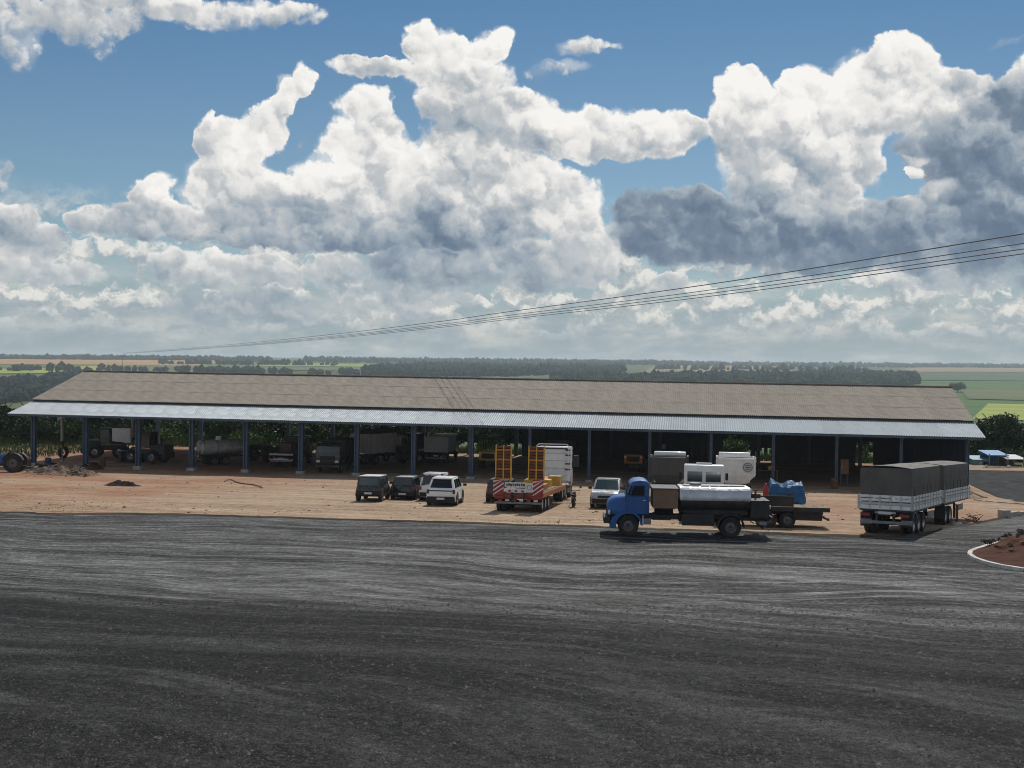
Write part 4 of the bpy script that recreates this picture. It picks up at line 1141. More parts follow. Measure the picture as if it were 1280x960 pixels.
# ---------------------------------------------------------------- blue bonneted tank truck
def blue_truck():
    C = thing('tank_truck', 'old blue bonneted truck with silver bitumen tank standing on the asphalt edge', 'truck')
    r = .50; P = 'paint_blue'
    chassis(C, -1.9, 5.75, .86, .84, .2)
    axle_wheels(C, 0, r, 1.82, True, 'rim_grey', .25); 
    for s in (1, -1): wheel(C, 4.85, s * .92, r, .25, 'rim_grey', .55, s)
    MB().cyl((4.85, -.9, r), (4.85, .9, r), .07, n=8).build('axle', 'steel_black', C)
    # cab
    w = 1.02
    prof = [(3.86, 1.02), (4.95, 1.02), (5.02, 1.92), (4.93, 2.05), (4.76, 2.52), (4.62, 2.62), (4.30, 2.67), (4.02, 2.63), (3.86, 2.50)]
    cab = MB().prism(prof, -w, w).build('cab', P, C, smooth_=True, bevel=.09, seg=3)
    for s in (1, -1):
        q = [(4.10, s * (w + .002), 1.93), (4.74, s * (w + .002), 1.93), (4.62, s * (w + .002), 2.40), (4.10, s * (w + .002), 2.42)]
        MB().panel(q if s < 0 else q[::-1], .015).build('side_window', 'glass', C)
        q = [(4.80, s * (w + .002), 1.93), (4.90, s * (w + .002), 1.95), (4.74, s * (w + .002), 2.40), (4.68, s * (w + .002), 2.40)]
        MB().panel(q if s < 0 else q[::-1], .015).build('quarter_window', 'glass', C)
        d = MB()
        q = [(4.02, s * (w + .001), 1.06), (4.86, s * (w + .001), 1.06), (4.86, s * (w + .001), 1.88), (4.02, s * (w + .001), 1.88)]
        g_ = [(4.005, s * (w + .001), 1.045), (4.875, s * (w + .001), 1.045), (4.875, s * (w + .001), 1.895), (4.005, s * (w + .001), 1.895)]
        MB().panel(g_ if s < 0 else g_[::-1], .008).build('door_gap_shade', 'rubber', C)  # dark backing plate that paints the shaded gap round the door
        dd = d.panel(q if s < 0 else q[::-1], .018).build('door', P, C)
        MB().box((4.12, s * (w + .03), 1.72), (.16, .04, .035)).build('handle', 'chrome', dd)
        MB().path([(4.86, s * (w), 1.98), (4.98, s * (w + .25), 2.05)], .015).build('mirror_arm', 'steel_black', C)
        MB().box((4.98, s * (w + .27), 2.15), (.05, .16, .34)).build('mirror', 'steel_black', C, bevel=.02)
    MB().panel([(4.975, -.86, 2.0), (4.975, .86, 2.0), (4.80, .82, 2.46), (4.80, -.82, 2.46)], .02).build('windscreen', 'glass', C)
    # bonnet with rounded front
    def ring(x, hw, z0, z1, c):
        return [(x, -hw, z0), (x, hw, z0), (x, hw, z1 - c), (x, hw - c * .5, z1 - c * .25), (x, hw - c * 1.4, z1), (x, -hw + c * 1.4, z1), (x, -hw + c * .5, z1 - c * .25), (x, -hw, z1 - c)]
    MB().loft([ring(4.95, .92, 1.0, 1.92, .22), ring(5.3, .86, 1.0, 1.87, .24), ring(5.6, .80, 1.0, 1.78, .26), ring(5.78, .74, 1.0, 1.64, .26), ring(5.86, .66, 1.02, 1.45, .2)]).build('bonnet', P, C, smooth_=True)
    MB().box((5.85, 0, 1.16), (.06, .95, .40)).build('grille', 'rubber', C, bevel=.03)
    for s in (1, -1):
        # fender over the front wheel
        n = 14; out = []; inn = []
        for k in range(n + 1):
            a = math.radians(-12 + 190 * k / n)
            out.append((4.85 + .70 * math.cos(a) * (1.28 if math.cos(a) > 0 else 1.0), .50 + .68 * math.sin(a))); inn.append((4.85 + .585 * math.cos(a), .50 + .585 * math.sin(a)))
        MB().prism([*out, *inn[::-1]], s * .62, s * 1.10).build('fender', P, C, smooth_=True)
        MB().box((4.85, s * .56, .95), (1.1, .06, .9)).build('wheel_well', 'rubber', C)
        MB().cyl((5.72, s * .90, 1.10), (5.82, s * .90, 1.10), .13, .11, 12).build('headlight', 'lamp_clear', C)
        MB().box((3.98, s * .86, .70), (.42, .30, .28)).build('step', 'steel_grey', C, bevel=.02)
        MB().box((4.16, s * .98, .78), (.05, .30, .42)).build('mudflap', 'plate_white', C)
    MB().box((5.86, 0, .74), (.34, 2.06, .30)).build('bumper', 'steel_black', C, bevel=.05)
    # brown ply locker behind the cab with drum and boxes below
    MB().box((3.10, 0, 1.80), (1.18, 2.0, .92)).build('locker', 'plywood_brown', C, bevel=.015)
    MB().box((3.10, 0, 2.275), (1.26, 2.06, .05)).build('locker_lid', 'steel_dark', C)
    MB().box((3.05, -.78, 1.05), (.9, .5, .5)).build('tool_box', 'steel_black', C, bevel=.02)
    MB().cyl((3.6, -.72, .78), (2.7, -.72, .78), .2, n=14).build('air_tank', 'steel_grey', C, smooth_=True)
    MB().box((2.62, -.92, 1.22), (.30, .12, .22)).build('lamp_box', 'plate_white', C)
    # tank
    n = 28
    def oval(x, k=1.0): return [(x, .98 * k * math.sin(2 * math.pi * i / n), 1.70 + .64 * k * math.cos(2 * math.pi * i / n)) for i in range(n)]
    T0 = MB().loft([oval(-.92, .90), oval(-.86, 1.0), oval(2.34, 1.0), oval(2.40, .90)]).build('tank', 'steel_black', C, smooth_=True)
    jk = [(-1.00, 1.74), (-.99, 2.02), (-.90, 2.22), (-.72, 2.36), (.72, 2.36), (.90, 2.22), (.99, 2.02), (1.00, 1.74)]
    J = MB().loft([[(x, y, z) for y, z in jk] for x in (-.94, 2.42)]).build('tank_jacket', 'tank_steel', C, smooth_=True, bevel=.02)
    for k in range(8):
        x = -.86 + k * .458
        MB().loft([[(x + e, y * 1.008, 1.74 + (z - 1.74) * 1.012) for y, z in jk] for e in (-.02, .02)]).build('jacket_seam', 'tank_steel', J, smooth_=True)
    MB().box((.74, 0, 2.385), (2.9, .8, .05)).build('walkway', 'steel_grey', C)
    MB().cyl((1.6, 0, 2.36), (1.6, 0, 2.50), .28, n=16).build('manhole', 'steel_grey', C, smooth_=True)
    for s in (1, -1):
        MB().box((.74, s * .66, 1.18), (3.0, .1, .24)).build('tank_bearer', 'steel_black', C)
    MB().box((1.55, -.80, .82), (1.5, .42, .55)).build('pump_box', 'steel_black', C, bevel=.03)
    MB().box((1.55, .80, .82), (1.5, .42, .55)).build('pump_box', 'steel_black', C, bevel=.03)
    MB().path([(2.2, -.92, .62), (.8, -.95, .60), (.75, -.95, .95)], .045).build('hose', 'rubber', C)
    for s in (1, -1):
        n2 = 12; out = [(.66 * math.cos(math.pi * k / n2), .5 + .64 * math.sin(math.pi * k / n2)) for k in range(n2 + 1)]; inn = [(.60 * math.cos(math.pi * k / n2), .5 + .58 * math.sin(math.pi * k / n2)) for k in range(n2 + 1)]
        MB().prism([*out, *inn[::-1]], s * .55, s * 1.10).build('rear_fender', 'steel_black', C, smooth_=True)
    # engine, burner and spray bar at the tail
    E = MB().box((-1.40, 0, 1.36), (.9, 1.7, .85)).build('engine_housing', 'steel_black', C, bevel=.03)
    MB().box((-1.35, -.55, 1.86), (.5, .4, .25)).build('air_filter', 'steel_dark', E, bevel=.04)
    MB().cyl((-1.25, .3, 1.8), (-1.25, .3, 2.25), .05, n=8).build('exhaust', 'steel_rust', E)
    MB().cyl((-1.12, -.5, 1.98), (-1.12, -.5, 2.2), .10, n=10).build('filler_cap', 'paint_grey_white', E)
    MB().box((-1.5, 0, .72), (.35, 2.3, .16)).build('spray_bar', 'steel_grey', C, bevel=.02)
    for k in range(9): MB().cyl((-1.5, -1.05 + k * .26, .44), (-1.5, -1.05 + k * .26, .66), .03, n=6).build('spray_nozzle', 'steel_dark', C)
    MB().box((-1.95, 0, .95), (.10, 2.2, .12)).build('rear_bumper', 'steel_black', C)
    for s in (1, -1): MB().box((-2.0, s * .85, 1.08), (.06, .3, .12)).build('tail_lamp', 'lamp_red', C)
    MB().path([(-1.0, -1.02, .9), (-1.3, -1.05, 1.2), (-1.85, -1.05, 1.1), (-1.9, -1.0, .7)], .035).build('pipe', 'steel_grey', C)
    rs = random.Random(8)
    for k in range(9):
        y = rs.uniform(-1.0, 1.0); x = rs.uniform(-1.95, -1.0); z = rs.uniform(.75, 1.5)
        MB().path([(x, y, z), (x - .15, y - .1, z - .25), (x - rs.uniform(.1, .35), y, z - rs.uniform(.3, .6))], rs.uniform(.02, .045)).build('hose', rs.choice(['rubber', 'steel_grey', 'steel_dark']), C)
    for k in range(5): MB().cyl((-1.86, -.7 + k * .33, 1.45 + .1 * (k % 2)), (-1.92, -.7 + k * .33, 1.45 + .1 * (k % 2)), .08, n=12).build('gauge', 'plate_white', E)
    MB().path([(-1.0, -1.0, 1.1), (-1.0, -1.0, 2.0), (-1.85, -1.0, 2.0), (-1.85, -1.0, 1.0)], .025).build('hand_rail', 'steel_dark', C)
    MB().box((-1.15, -.98, 1.05), (.32, .16, .5)).build('control_box', 'steel_dark', C, bevel=.02)
    fr = hit(785, 671.5); re = hit(913, 674)
    a = math.degrees(math.atan2(fr.x - re.x, fr.y - re.y))
    # the visible wheels are the near ones: move in by half the track
    n_ = Vector((fr.y - re.y, -(fr.x - re.x), 0)).normalized()
    if n_.y < 0: n_ = -n_
    place(C, re.x + n_.x * .95, re.y + n_.y * .95, a, .06)
blue_truck()

# ---------------------------------------------------------------- two coupled grain trailers
def grain_trailer(label, length, rear=True):
    C = thing('grain_trailer', label, 'trailer', group=None); W = 2.6; z0, z1, z2 = 1.26, 1.98, 3.34
    chassis(C, -.9, length - 1.0, 1.02, .9, .30)
    MB().box((length / 2 - 1.0, 0, z0 - .04), (length, W - .06, .10)).build('bed', 'steel_dark', C)
    xr = -1.0; xf = length - 1.0
    # white slatted guards: boards with gaps, stakes proud of them
    def guard(p0, p1, nrm, n):
        p0, p1 = Vector(p0), Vector(p1); d = (p1 - p0); ln = d.length; a = math.atan2(d.y, d.x)
        for k in range(4):
            zc = z0 + .10 + k * .18
            MB().box((*((p0 + p1) / 2).xy, zc), (ln, .045, .125 if k else .2), a).build('guard_board', 'paint_grey_white' if (k + n) % 5 == 1 else 'paint_white', C)
        for i in range(n + 1):
            q = p0 + d * (i / n) + nrm * .035
            MB().box((q.x, q.y, (z0 + z1) / 2 - .02), (.06, .06, z1 - z0), a).build('guard_stake', 'paint_grey_white', C)
    guard((xr, -W / 2, 0), (xf, -W / 2, 0), Vector((0, -1, 0)), 10)
    guard((xr, W / 2, 0), (xf, W / 2, 0), Vector((0, 1, 0)), 10)
    guard((xr, -W / 2 + .03, 0), (xr, W / 2 - .03, 0), Vector((-1, 0, 0)), 5)
    # tarpaulin box with folds
    g = []; rs = random.Random(5)
    per = []
    def seg(a, b, n): return [(a[0] + (b[0] - a[0]) * i / n, a[1] + (b[1] - a[1]) * i / n) for i in range(n)]
    w = W / 2 - .04; X0, X1 = xr + .03, xf - .03
    per = seg((X0, -w), (X1, -w), 44) + seg((X1, -w), (X1, w), 16) + seg((X1, w), (X0, w), 44) + seg((X0, w), (X0, -w), 16)
    rings = []
    for j, z in enumerate((z1 - .10, z1 + .3, z1 + .75, z2 - .12, z2 - .02)):
        rg_ = []
        for i, (x, y) in enumerate(per):
            k = (0.030 * math.sin(i * 2.4 + j * .3) + .02 * math.sin(i * .9 + j)) * (1 if j in (1, 2) else .4) + rs.uniform(-.006, .006)
            sh = .985 if j == 4 else 1.0
            nx = (-1 if x <= X0 + .01 else 1 if x >= X1 - .01 else 0); ny = (-1 if y <= -w + .01 else 1 if y >= w - .01 else 0)
            rg_.append(((x + nx * k) * sh + (1 - sh) * (X0 + X1) / 2, (y + ny * k) * sh, z))
        rings.append(rg_)
    tp = MB().loft(rings, cap=False)
    # sagging top between the bows
    top = []
    for j in range(9):
        row = []
        for i in range(29):
            x = X0 + (X1 - X0) * i / 28; y = -w + 2 * w * j / 8
            cr = .10 * (1 - (y / w) ** 2); sag = -.035 * abs(math.sin(math.pi * i / 4))
            row.append((x, y * .985, z2 - .02 + cr + sag * (1 - (y / w) ** 2)))
        top.append(row)
    tp.sheet(top); tp.build('tarpaulin', 'tarp_grey', C, smooth_=True, fix=False)
    for i in range(7): MB().path([(X0 + (X1 - X0) * (i + .5) / 7, -w - .03, z1 - .15), (X0 + (X1 - X0) * (i + .5) / 7, -w - .035, z1 + .45)], .012).build('tarp_strap', 'rope', C)
    for x in (0, 1.18, 2.36) if rear else (0, 1.18): axle_wheels(C, x, .50, 2.12, True, 'rim_light', .26)
    for s in (1, -1):
        MB().box((-.75, s * 1.0, .72), (.03, .56, .70)).build('mudflap', 'rubber', C)
        MB().cyl((length - 2.8, s * .8, .1), (length - 2.8, s * .8, 1.0), .07, n=8).build('landing_leg', 'steel_dark', C)
        MB().box((2.4 + (length - 5) / 2 + .6, s * 1.18, .80), (length - 5.6, .05, .34)).build('side_guard', 'steel_grey', C)
    if rear:
        MB().box((xr - .05, 0, .62), (.12, 2.3, .14)).build('underrun_bar', 'steel_grey', C)
        for s in (1, -1):
            MB().box((xr - .04, s * .95, .98), (.07, .42, .14)).build('tail_lamp', 'lamp_red', C)
            MB().box((xr, s * .42, .9), (.10, .10, .6)).build('bar_bracket', 'steel_dark', C)
        MB().panel([(xr - .07, .30, 1.02), (xr - .07, -.30, 1.02), (xr - .07, -.30, 1.16), (xr - .07, .30, 1.16)], .01).build('number_plate', 'plate_white', C)
        MB().box((xr - .02, 0, 1.10), (.06, 1.0, .10)).build('lamp_board', 'plate_white', C)
        n = 10; out = [(-.15 + .66 * math.cos(math.pi * k / n), .52 + .64 * math.sin(math.pi * k / n)) for k in range(n + 1)]
        for s in (1, -1): MB().prism([*out, *[(x * .94 - .01, z - .05) for x, z in out[::-1]]], s * .72, s * 1.28).build('mudguard', 'steel_grey', C, smooth_=True)
    return C
cr_ = hit(1140, 671.5); azb = 30.3; a = math.radians(azb)
fx, fy = math.sin(a), math.cos(a); lx, ly = -fy, fx
cx, cy = cr_.x + lx * 1.3 + fx * 1.0, cr_.y + ly * 1.3 + fy * 1.0
t1 = grain_trailer('rear grain trailer with dark tarpaulin and white slatted guard, tail toward the asphalt', 7.2)
place(t1, cx, cy, azb, .03)
t2 = grain_trailer('front grain trailer coupled ahead of the other tarpaulined one, nearer the shed', 7.0, False)
place(t2, cx + fx * 8.35, cy + fy * 8.35, azb + 1.0, .0)

# ---------------------------------------------------------------- lowboy trailer with upright ramps
mat('ramp_rust', (.12, .035, .018), .8, var=.3, dirt=(.05, .02, .015), damt=.5)
def lowboy():
    C = thing('lowboy_trailer', 'lowboy trailer with red striped tail boards and two upright yellow ramps', 'trailer')
    W = 2.95; Ln = 12.0; R = 'paint_red'
    chassis(C, -.6, Ln - 1.2, .92, 1.4, .34, 'steel_rust')
    MB().box((4.4, 0, 1.12), (9.6, W, .10)).build('deck', 'steel_rust', C)
    for k in range(12): MB().box((.2 + k * .76, 0, 1.185), (.70, W - .3, .03)).build('deck_plank', 'wood', C)
    for s in (1, -1): MB().box((4.2, s * (W / 2 - .04), 1.02), (10.0, .12, .26)).build('side_rail', 'paint_orange', C)
    for x in (0, 1.25, 2.5): axle_wheels(C, x, .46, 2.45, True, 'rim_light', .25)
    for s in (1, -1):
        n = 4
        MB().box((1.25, s * 1.20, 1.02), (3.9, .6, .05)).build('mudguard', 'paint_orange', C)
    # tail: striped boards (diagonal bars are geometry), white lettered board, plates
    xr = -.75
    MB().box((xr + .10, 0, .98), (.16, W * .96, .40)).build('tail_beam', 'steel_rust', C)
    MB().box((xr + .02, 0, .98), (.08, W, .10)).build('tail_bar', R, C)
    for s in (1, -1):
        bd = MB().box((xr - .05, s * 1.17, 1.45), (.05, .62, .95)).build('striped_board', R, C)
        for k in range(4):
            yc = s * 1.17; z = 1.08 + k * .26
            q = [(xr - .076, yc + .31, z - .14), (xr - .076, yc - .31, z + .30), (xr - .076, yc - .31, z + .40), (xr - .076, yc + .31, z - .04)]
            q = [(x, y, min(max(zz, .98), 1.92)) for x, y, zz in q]
            MB().panel(q, .006).build('stripe', 'plate_white', bd)
        MB().box((xr - .05, s * 1.10, .86), (.08, .5, .14)).build('tail_lamp', 'lamp_red', C)
        MB().box((xr - .06, s * .35, .86), (.06, .10, .62)).build('tail_post', 'steel_black', C)
    bd = MB().box((xr - .06, .16, 1.60), (.04, 1.26, .30)).build('white_board', 'plate_white', C)
    for k in range(9): MB().box((xr - .085, .66 - k * .125, 1.60 + .02 * (k % 2)), (.006, .075 + .02 * (k % 3), .13)).build('marking', 'steel_dark', bd)
    bd = MB().box((xr - .06, .12, 1.27), (.04, 1.16, .24)).build('white_board', 'plate_white', C)
    for k in range(3): MB().box((xr - .085, .5 - k * .38, 1.24), (.006, .16, .11)).build('marking', 'paint_red', bd)
    bd = MB().box((xr - .06, -.66, 1.46), (.04, .40, .54)).build('speed_board', 'plate_white', C)
    MB().cyl((xr - .078, -.66, 1.46), (xr - .086, -.66, 1.46), .15, n=20).build('round_mark', 'steel_grey', bd)
    MB().cyl((xr - .086, -.66, 1.46), (xr - .090, -.66, 1.46), .11, n=20).build('mark_centre', 'plate_white', bd)
    MB().box((xr - .03, 0, .56), (.12, W * .94, .12)).build('underrun_bar', 'steel_grey', C)
    for k in range(6): MB().box((xr - .06, -1.05 + k * .42, .70), (.03, .24, .10)).build('reflector', 'lamp_red' if k % 2 else 'plate_white', C)
    # ramps standing upright: frame, rungs, legs
    for (y0, n0) in ((.95, .9), (-1.0, .98)):
        mbx = MB()
        for dy in (-.45, 0, .45): mbx.box((0, dy, 1.0), (.12, .07, 2.05))
        rp2 = mbx.build('ramp', 'paint_yellow', C)
        rp2.location = (xr + .25, y0, 1.86)
        for k in range(11): MB().box((0.02, 0, .08 + k * .185), (.06, .86, .105)).build('rung', 'steel_rust' if k % 3 else 'paint_orange', rp2)
        MB().box((.05, 0, 1.0), (.015, .84, 1.95)).build('mesh_panel', 'ramp_rust', rp2)
        MB().path([(.06, -.3, .95), (.9, -.3, -.6)], .035).build('stay', 'paint_yellow', rp2)
    # gooseneck and load chains, hydraulic unit
    MB().prism([(8.6, 1.0), (9.6, 1.0), (10.4, 1.35), (11.6, 1.35), (11.6, 1.62), (10.2, 1.62), (9.4, 1.32), (8.6, 1.32)], -.75, .75).build('gooseneck', R, C)
    MB().box((7.9, -.95, 1.45), (1.1, .8, .7)).build('hydraulic_box', 'paint_yellow', C, bevel=.05)
    MB().box((8.5, .3, 1.35), (.8, 1.2, .45)).build('winch', 'paint_orange', C, bevel=.05)
    MB().box((2.2, -.75, 1.36), (1.6, .9, .38)).build('tool_locker', 'paint_orange', C, bevel=.04)
    MB().box((5.6, -.2, 1.42), (1.4, 1.6, .5)).build('counterweight', 'paint_yellow', C, bevel=.06)
    MB().cyl((4.4, .1, 1.3), (4.4, 1.0, 1.3), .18, n=10).build('chain_coil', 'steel_rust', C)
    for k in range(5): MB().box((1.5 + k * .16, .6 - .12 * k, 1.24 + .03 * k), (1.2, .16, .08), .3 * k).build('loose_plank', 'wood', C)
    h = hit(650, 639.5); place(C, h.x, h.y, 10.0)
    return C
lowboy()

def tractor_unit():
    C = thing('tractor_unit', 'white tractor unit with pipe headboard coupled ahead of the lowboy trailer with ramps', 'truck')
    chassis(C, -1.0, 4.6, .9, .9, .26)
    for x in (0, 1.35): axle_wheels(C, x, .52, 1.95, True, 'rim_light', .28)
    for s in (1, -1): wheel(C, 4.2, s * 1.0, .52, .30, 'rim_light', .55, s)
    cabover(C, 2.9, 5.0, 2.3, .95, 3.58, 'paint_white')
    for k in range(4): MB().box((2.88, 0, 1.55 + k * .52), (.04, 2.0, .04)).build('cab_rib', 'paint_grey_white', C)
    MB().path([(2.55, 1.15, 1.2), (2.55, 1.15, 3.55), (2.65, 1.0, 3.75), (2.65, -1.0, 3.75), (2.55, -1.15, 3.55), (2.55, -1.15, 1.2)], .04).build('headboard_frame', 'paint_white', C)
    MB().box((2.6, 0, 3.45), (.05, 2.1, .10)).build('lamp_bar', 'steel_dark', C)
    MB().cyl((2.6, -1.32, .9), (2.6, -1.32, 3.5), .09, n=10).build('exhaust_stack', 'chrome', C, smooth_=True)
    for z in (3.35, 3.0, 2.4, 2.0): MB().box((2.6, -1.15, z), (.14, .5, .10)).build('stack_bracket', 'steel_black', C)
    MB().box((2.75, -1.62, 2.6), (.3, .36, .8)).build('air_intake', 'steel_black', C, bevel=.05)
    MB().box((.5, 0, 1.22), (1.0, .9, .10)).build('fifth_wheel', 'steel_black', C)
    for s in (1, -1):
        MB().box((.68, s * .98, 1.10), (2.6, .62, .04)).build('mudguard', 'paint_white', C)
        MB().box((2.4, s * 1.0, .7), (.9, .45, .6)).build('fuel_tank', 'steel_grey', C, bevel=.08)
    rear_kit(C, -1.0, 2.3)
    h = hit(650, 639.5); a = math.radians(10.0)
    place(C, h.x + math.sin(a) * 10.7, h.y + math.cos(a) * 10.7, 10.0)
tractor_unit()

def motorcycle():
    C = thing('motorcycle', 'small black motorcycle leaning on its stand beside the lowboy trailer wheels', 'motorcycle')
    for x in (0, 1.25):
        o = wheel(C, x, 0, .30, .11, 'rim_grey', .78, 1)
    MB().path([(0, .06, .3), (.35, .05, .55), (.85, .02, .62), (1.02, 0, .80), (1.25, 0, .3)], .035).build('frame', 'steel_black', C)
    MB().loft([[(x, -w, z0), (x, w, z0), (x, w, z1), (x, -w, z1)] for x, w, z0, z1 in ((-.15, .08, .74, .82), (.1, .13, .70, .82), (.5, .13, .68, .78), (.6, .10, .68, .76))]).build('seat', 'rubber', C, bevel=.02)
    MB().loft([[(x, -w, z0), (x, w, z0), (x, w * .7, z1), (x, -w * .7, z1)] for x, w, z0, z1 in ((.58, .10, .62, .84), (.75, .15, .60, .95), (.98, .10, .66, .92))]).build('fuel_tank', 'paint_black', C, smooth_=True, bevel=.02)
    MB().box((.55, 0, .42), (.42, .28, .34)).build('engine', 'steel_grey', C, bevel=.05)
    MB().path([(.95, .38, 1.04), (1.02, .15, 1.0), (1.03, 0, .98), (1.02, -.15, 1.0), (.95, -.38, 1.04)], .018).build('handlebar', 'steel_black', C)
    for s in (1, -1):
        MB().path([(.98, s * .28, 1.03), (1.0, s * .36, 1.2)], .01).build('mirror_stem', 'steel_black', C)
        MB().box((1.0, s * .38, 1.23), (.03, .14, .09)).build('mirror', 'rubber', C, bevel=.01)
    MB().path([(.45, -.14, .3), (0, -.18, .32), (-.3, -.2, .38)], .045).build('exhaust', 'chrome', C)
    MB().box((-.28, 0, .66), (.25, .16, .04)).build('rear_mudguard', 'paint_black', C); MB().box((-.40, 0, .62), (.05, .12, .08)).build('tail_lamp', 'lamp_red', C)
    MB().cyl((1.12, 0, .86), (1.22, 0, .86), .10, n=12).build('headlight', 'lamp_clear', C)
    MB().path([(.4, .12, .3), (.35, .32, .01)], .015).build('stand', 'steel_dark', C)
    place_px(C, 716, 634.5, 8)
motorcycle()

# ---------------------------------------------------------------- dump truck, hopper truck, cab seen from behind, flatbed, covered machine
def tipper(label, paint_body, z_sh=0.0, emblem=False, load=None):
    C = thing('tipper_truck', label, 'truck')
    chassis(C, -1.1, 4.6, .95, .86, .26)
    for x in (0, 1.35): axle_wheels(C, x, .52, 1.9, True, 'rim_grey', .27)
    for s in (1, -1): wheel(C, 4.3, s * 1.0, .52, .28, 'rim_grey', .55, s)
    cabover(C, 3.25, 5.1, 2.3, .85, 3.28, 'paint_white')
    w0, w1 = .72, 1.32; z0, z1 = 1.15, 3.0; xr, xf = -1.35, 3.0
    B = MB().add([(xr + .25, -w0, z0), (xf, -w0, z0), (xf, w0, z0), (xr + .25, w0, z0), (xr, -w1, 1.75), (xf, -w1, 1.75), (xf, w1, 1.75), (xr, w1, 1.75), (xr - .05, -w1, z1), (xf, -w1, z1), (xf, w1, z1), (xr - .05, w1, z1)],
        [(3, 2, 1, 0), (0, 1, 5, 4), (2, 3, 7, 6), (3, 0, 4, 7), (1, 2, 6, 5), (4, 5, 9, 8), (6, 7, 11, 10), (7, 4, 8, 11), (5, 6, 10, 9), (8, 9, 10, 11)]).build('body', paint_body, C, bevel=.03)
    MB().box(((xr + xf) / 2, 0, z1 + .02), (xf - xr - .25, w1 * 2 - .25, .05)).build('load', load or 'soil_black', C)
    for s in (1, -1):
        MB().box(((xr + xf) / 2, s * w1, z1), (xf - xr, .12, .12)).build('top_rail', paint_body, B)
        MB().path([(xr - .08, s * (w1 - .05), 1.7), (xr - .10, s * (w1 - .05), z1 + .15)], .05).build('tailgate_post', paint_body, B)
        for k in range(6): MB().box((xr + .4 + k * .72, s * (w1 + .03), 2.38), (.09, .06, 1.2)).build('side_rib', paint_body, B)
    for k in (-.66, 0, .66): MB().box((xr - .06, k, 2.35), (.06, .08, 1.15)).build('tailgate_rib', paint_body, B)
    MB().box((xr - .06, 0, z1 - .1), (.08, 2 * w1, .1)).build('tailgate_rail', paint_body, B)
    if emblem:
        e = MB().cyl((xr - .075, -w1 + .52, 2.35), (xr - .10, -w1 + .52, 2.35), .34, n=24).build('emblem', 'steel_grey', C)
        MB().cyl((xr - .10, -w1 + .52, 2.35), (xr - .106, -w1 + .52, 2.35), .27, n=24).build('emblem_disc', 'paint_grey_white', e)
        for k in range(3): MB().box((xr - .108, -w1 + .52, 2.22 + k * .13), (.006, .40 - .08 * abs(k - 1), .045)).build('emblem_bar', 'steel_dark', e)
    rear_kit(C, -1.1, 2.3)
    return C
c = tipper('tipper truck with dark grey body and white cab roof behind the blue truck', 'paint_dark_grey')
h = hit(835, 624); place(c, h.x, h.y, 9.0)
c = tipper('white tipper truck with round grey emblem on its tailgate', 'paint_white', emblem=True, load='steel_black')
h = hit(919, 624); place(c, h.x, h.y, 9.0)

def white_cab_truck():
    C = thing('crew_truck', 'white cab truck with two rear windows seen above the silver tank', 'truck')
    chassis(C, -1.2, 4.2, .88, .86, .24)
    axle_wheels(C, 0, .46, 1.8, True); 
    for s in (1, -1): wheel(C, 3.9, s * .95, .46, .24, 'rim_grey', .55, s)
    cabover(C, 2.2, 4.7, 2.25, .85, 3.02, 'paint_white', True, 'glass_green')
    MB().box((.4, 0, 1.22), (3.4, 2.3, .12)).build('flat_bed', 'wood', C)
    for s in (1, -1): MB().box((.4, s * 1.15, 1.42), (3.4, .05, .35)).build('side_board', 'paint_white', C)
    MB().box((2.12, 0, 1.75), (.06, 2.2, .16)).build('headboard_bar', 'plate_white', C)
    MB().box((2.12, 0, 1.5), (.05, 2.1, .3)).build('headboard', 'steel_black', C)
    MB().panel([(2.198, 1.02, 1.45), (2.198, .12, 1.45), (2.198, .12, 1.95), (2.198, 1.02, 1.95)], .012).build('lower_window', 'glass_green', C)
    for z in (1.92, 1.80): MB().box((2.185, -.52, z), (.03, .95, .06)).build('grab_bar', 'steel_dark', C)
    MB().box((3.4, 0, 3.06), (.6, .9, .10)).build('roof_hatch', 'paint_grey_white', C, bevel=.02)
    rear_kit(C, -1.25, 2.2)
    p = at_depth(880, 640, 66.0); place(C, p.x, p.y, 8.5)
white_cab_truck()

def flatbed():
    C = thing('flatbed_trailer', 'low black flatbed trailer with headboard parked behind the tail of the blue truck', 'trailer')
    chassis(C, -1.3, 4.4, .78, .9, .2)
    MB().box((1.4, 0, 1.04), (5.8, 2.3, .08)).build('deck', 'steel_dark', C)
    for k in range(10): MB().box((-1.2 + k * .58, 0, 1.095), (.54, 2.26, .03)).build('deck_plank', 'wood', C)
    MB().box((1.4, -1.17, 1.0), (5.9, .06, .22)).build('side_rail', 'steel_black', C); MB().box((1.4, 1.17, 1.0), (5.9, .06, .22)).build('side_rail', 'steel_black', C)
    MB().box((1.6, 1.10, 1.40), (2.6, .06, .55)).build('side_board', 'steel_black', C)
    axle_wheels(C, 0.6, .42, 1.9, True); axle_wheels(C, 1.55, .42, 1.9, True)
    MB().box((-.45, -.9, .66), (1.5, .4, .5)).build('tool_chest', 'steel_black', C, bevel=.03); MB().box((-.45, .6, .66), (1.5, .6, .5)).build('tool_chest', 'steel_black', C, bevel=.03)
    MB().box((-.5, -1.12, .34), (1.9, .05, .05)).build('lower_rail', 'plate_white', C)
    for s in (1, -1): MB().box((-1.55, s * .8, .98), (.06, .36, .14)).build('tail_lamp', 'lamp_red', C)
    MB().box((-1.5, 0, .5), (.10, 2.1, .12)).build('underrun_bar', 'steel_dark', C)
    MB().path([(4.4, 0, .78), (5.6, 0, .72)], .07).build('drawbar', 'steel_black', C)
    q = hit(1040, 662); a = math.radians(-84)
    place(C, q.x + math.sin(a) * 1.55, q.y + 1.3, -84)
flatbed()

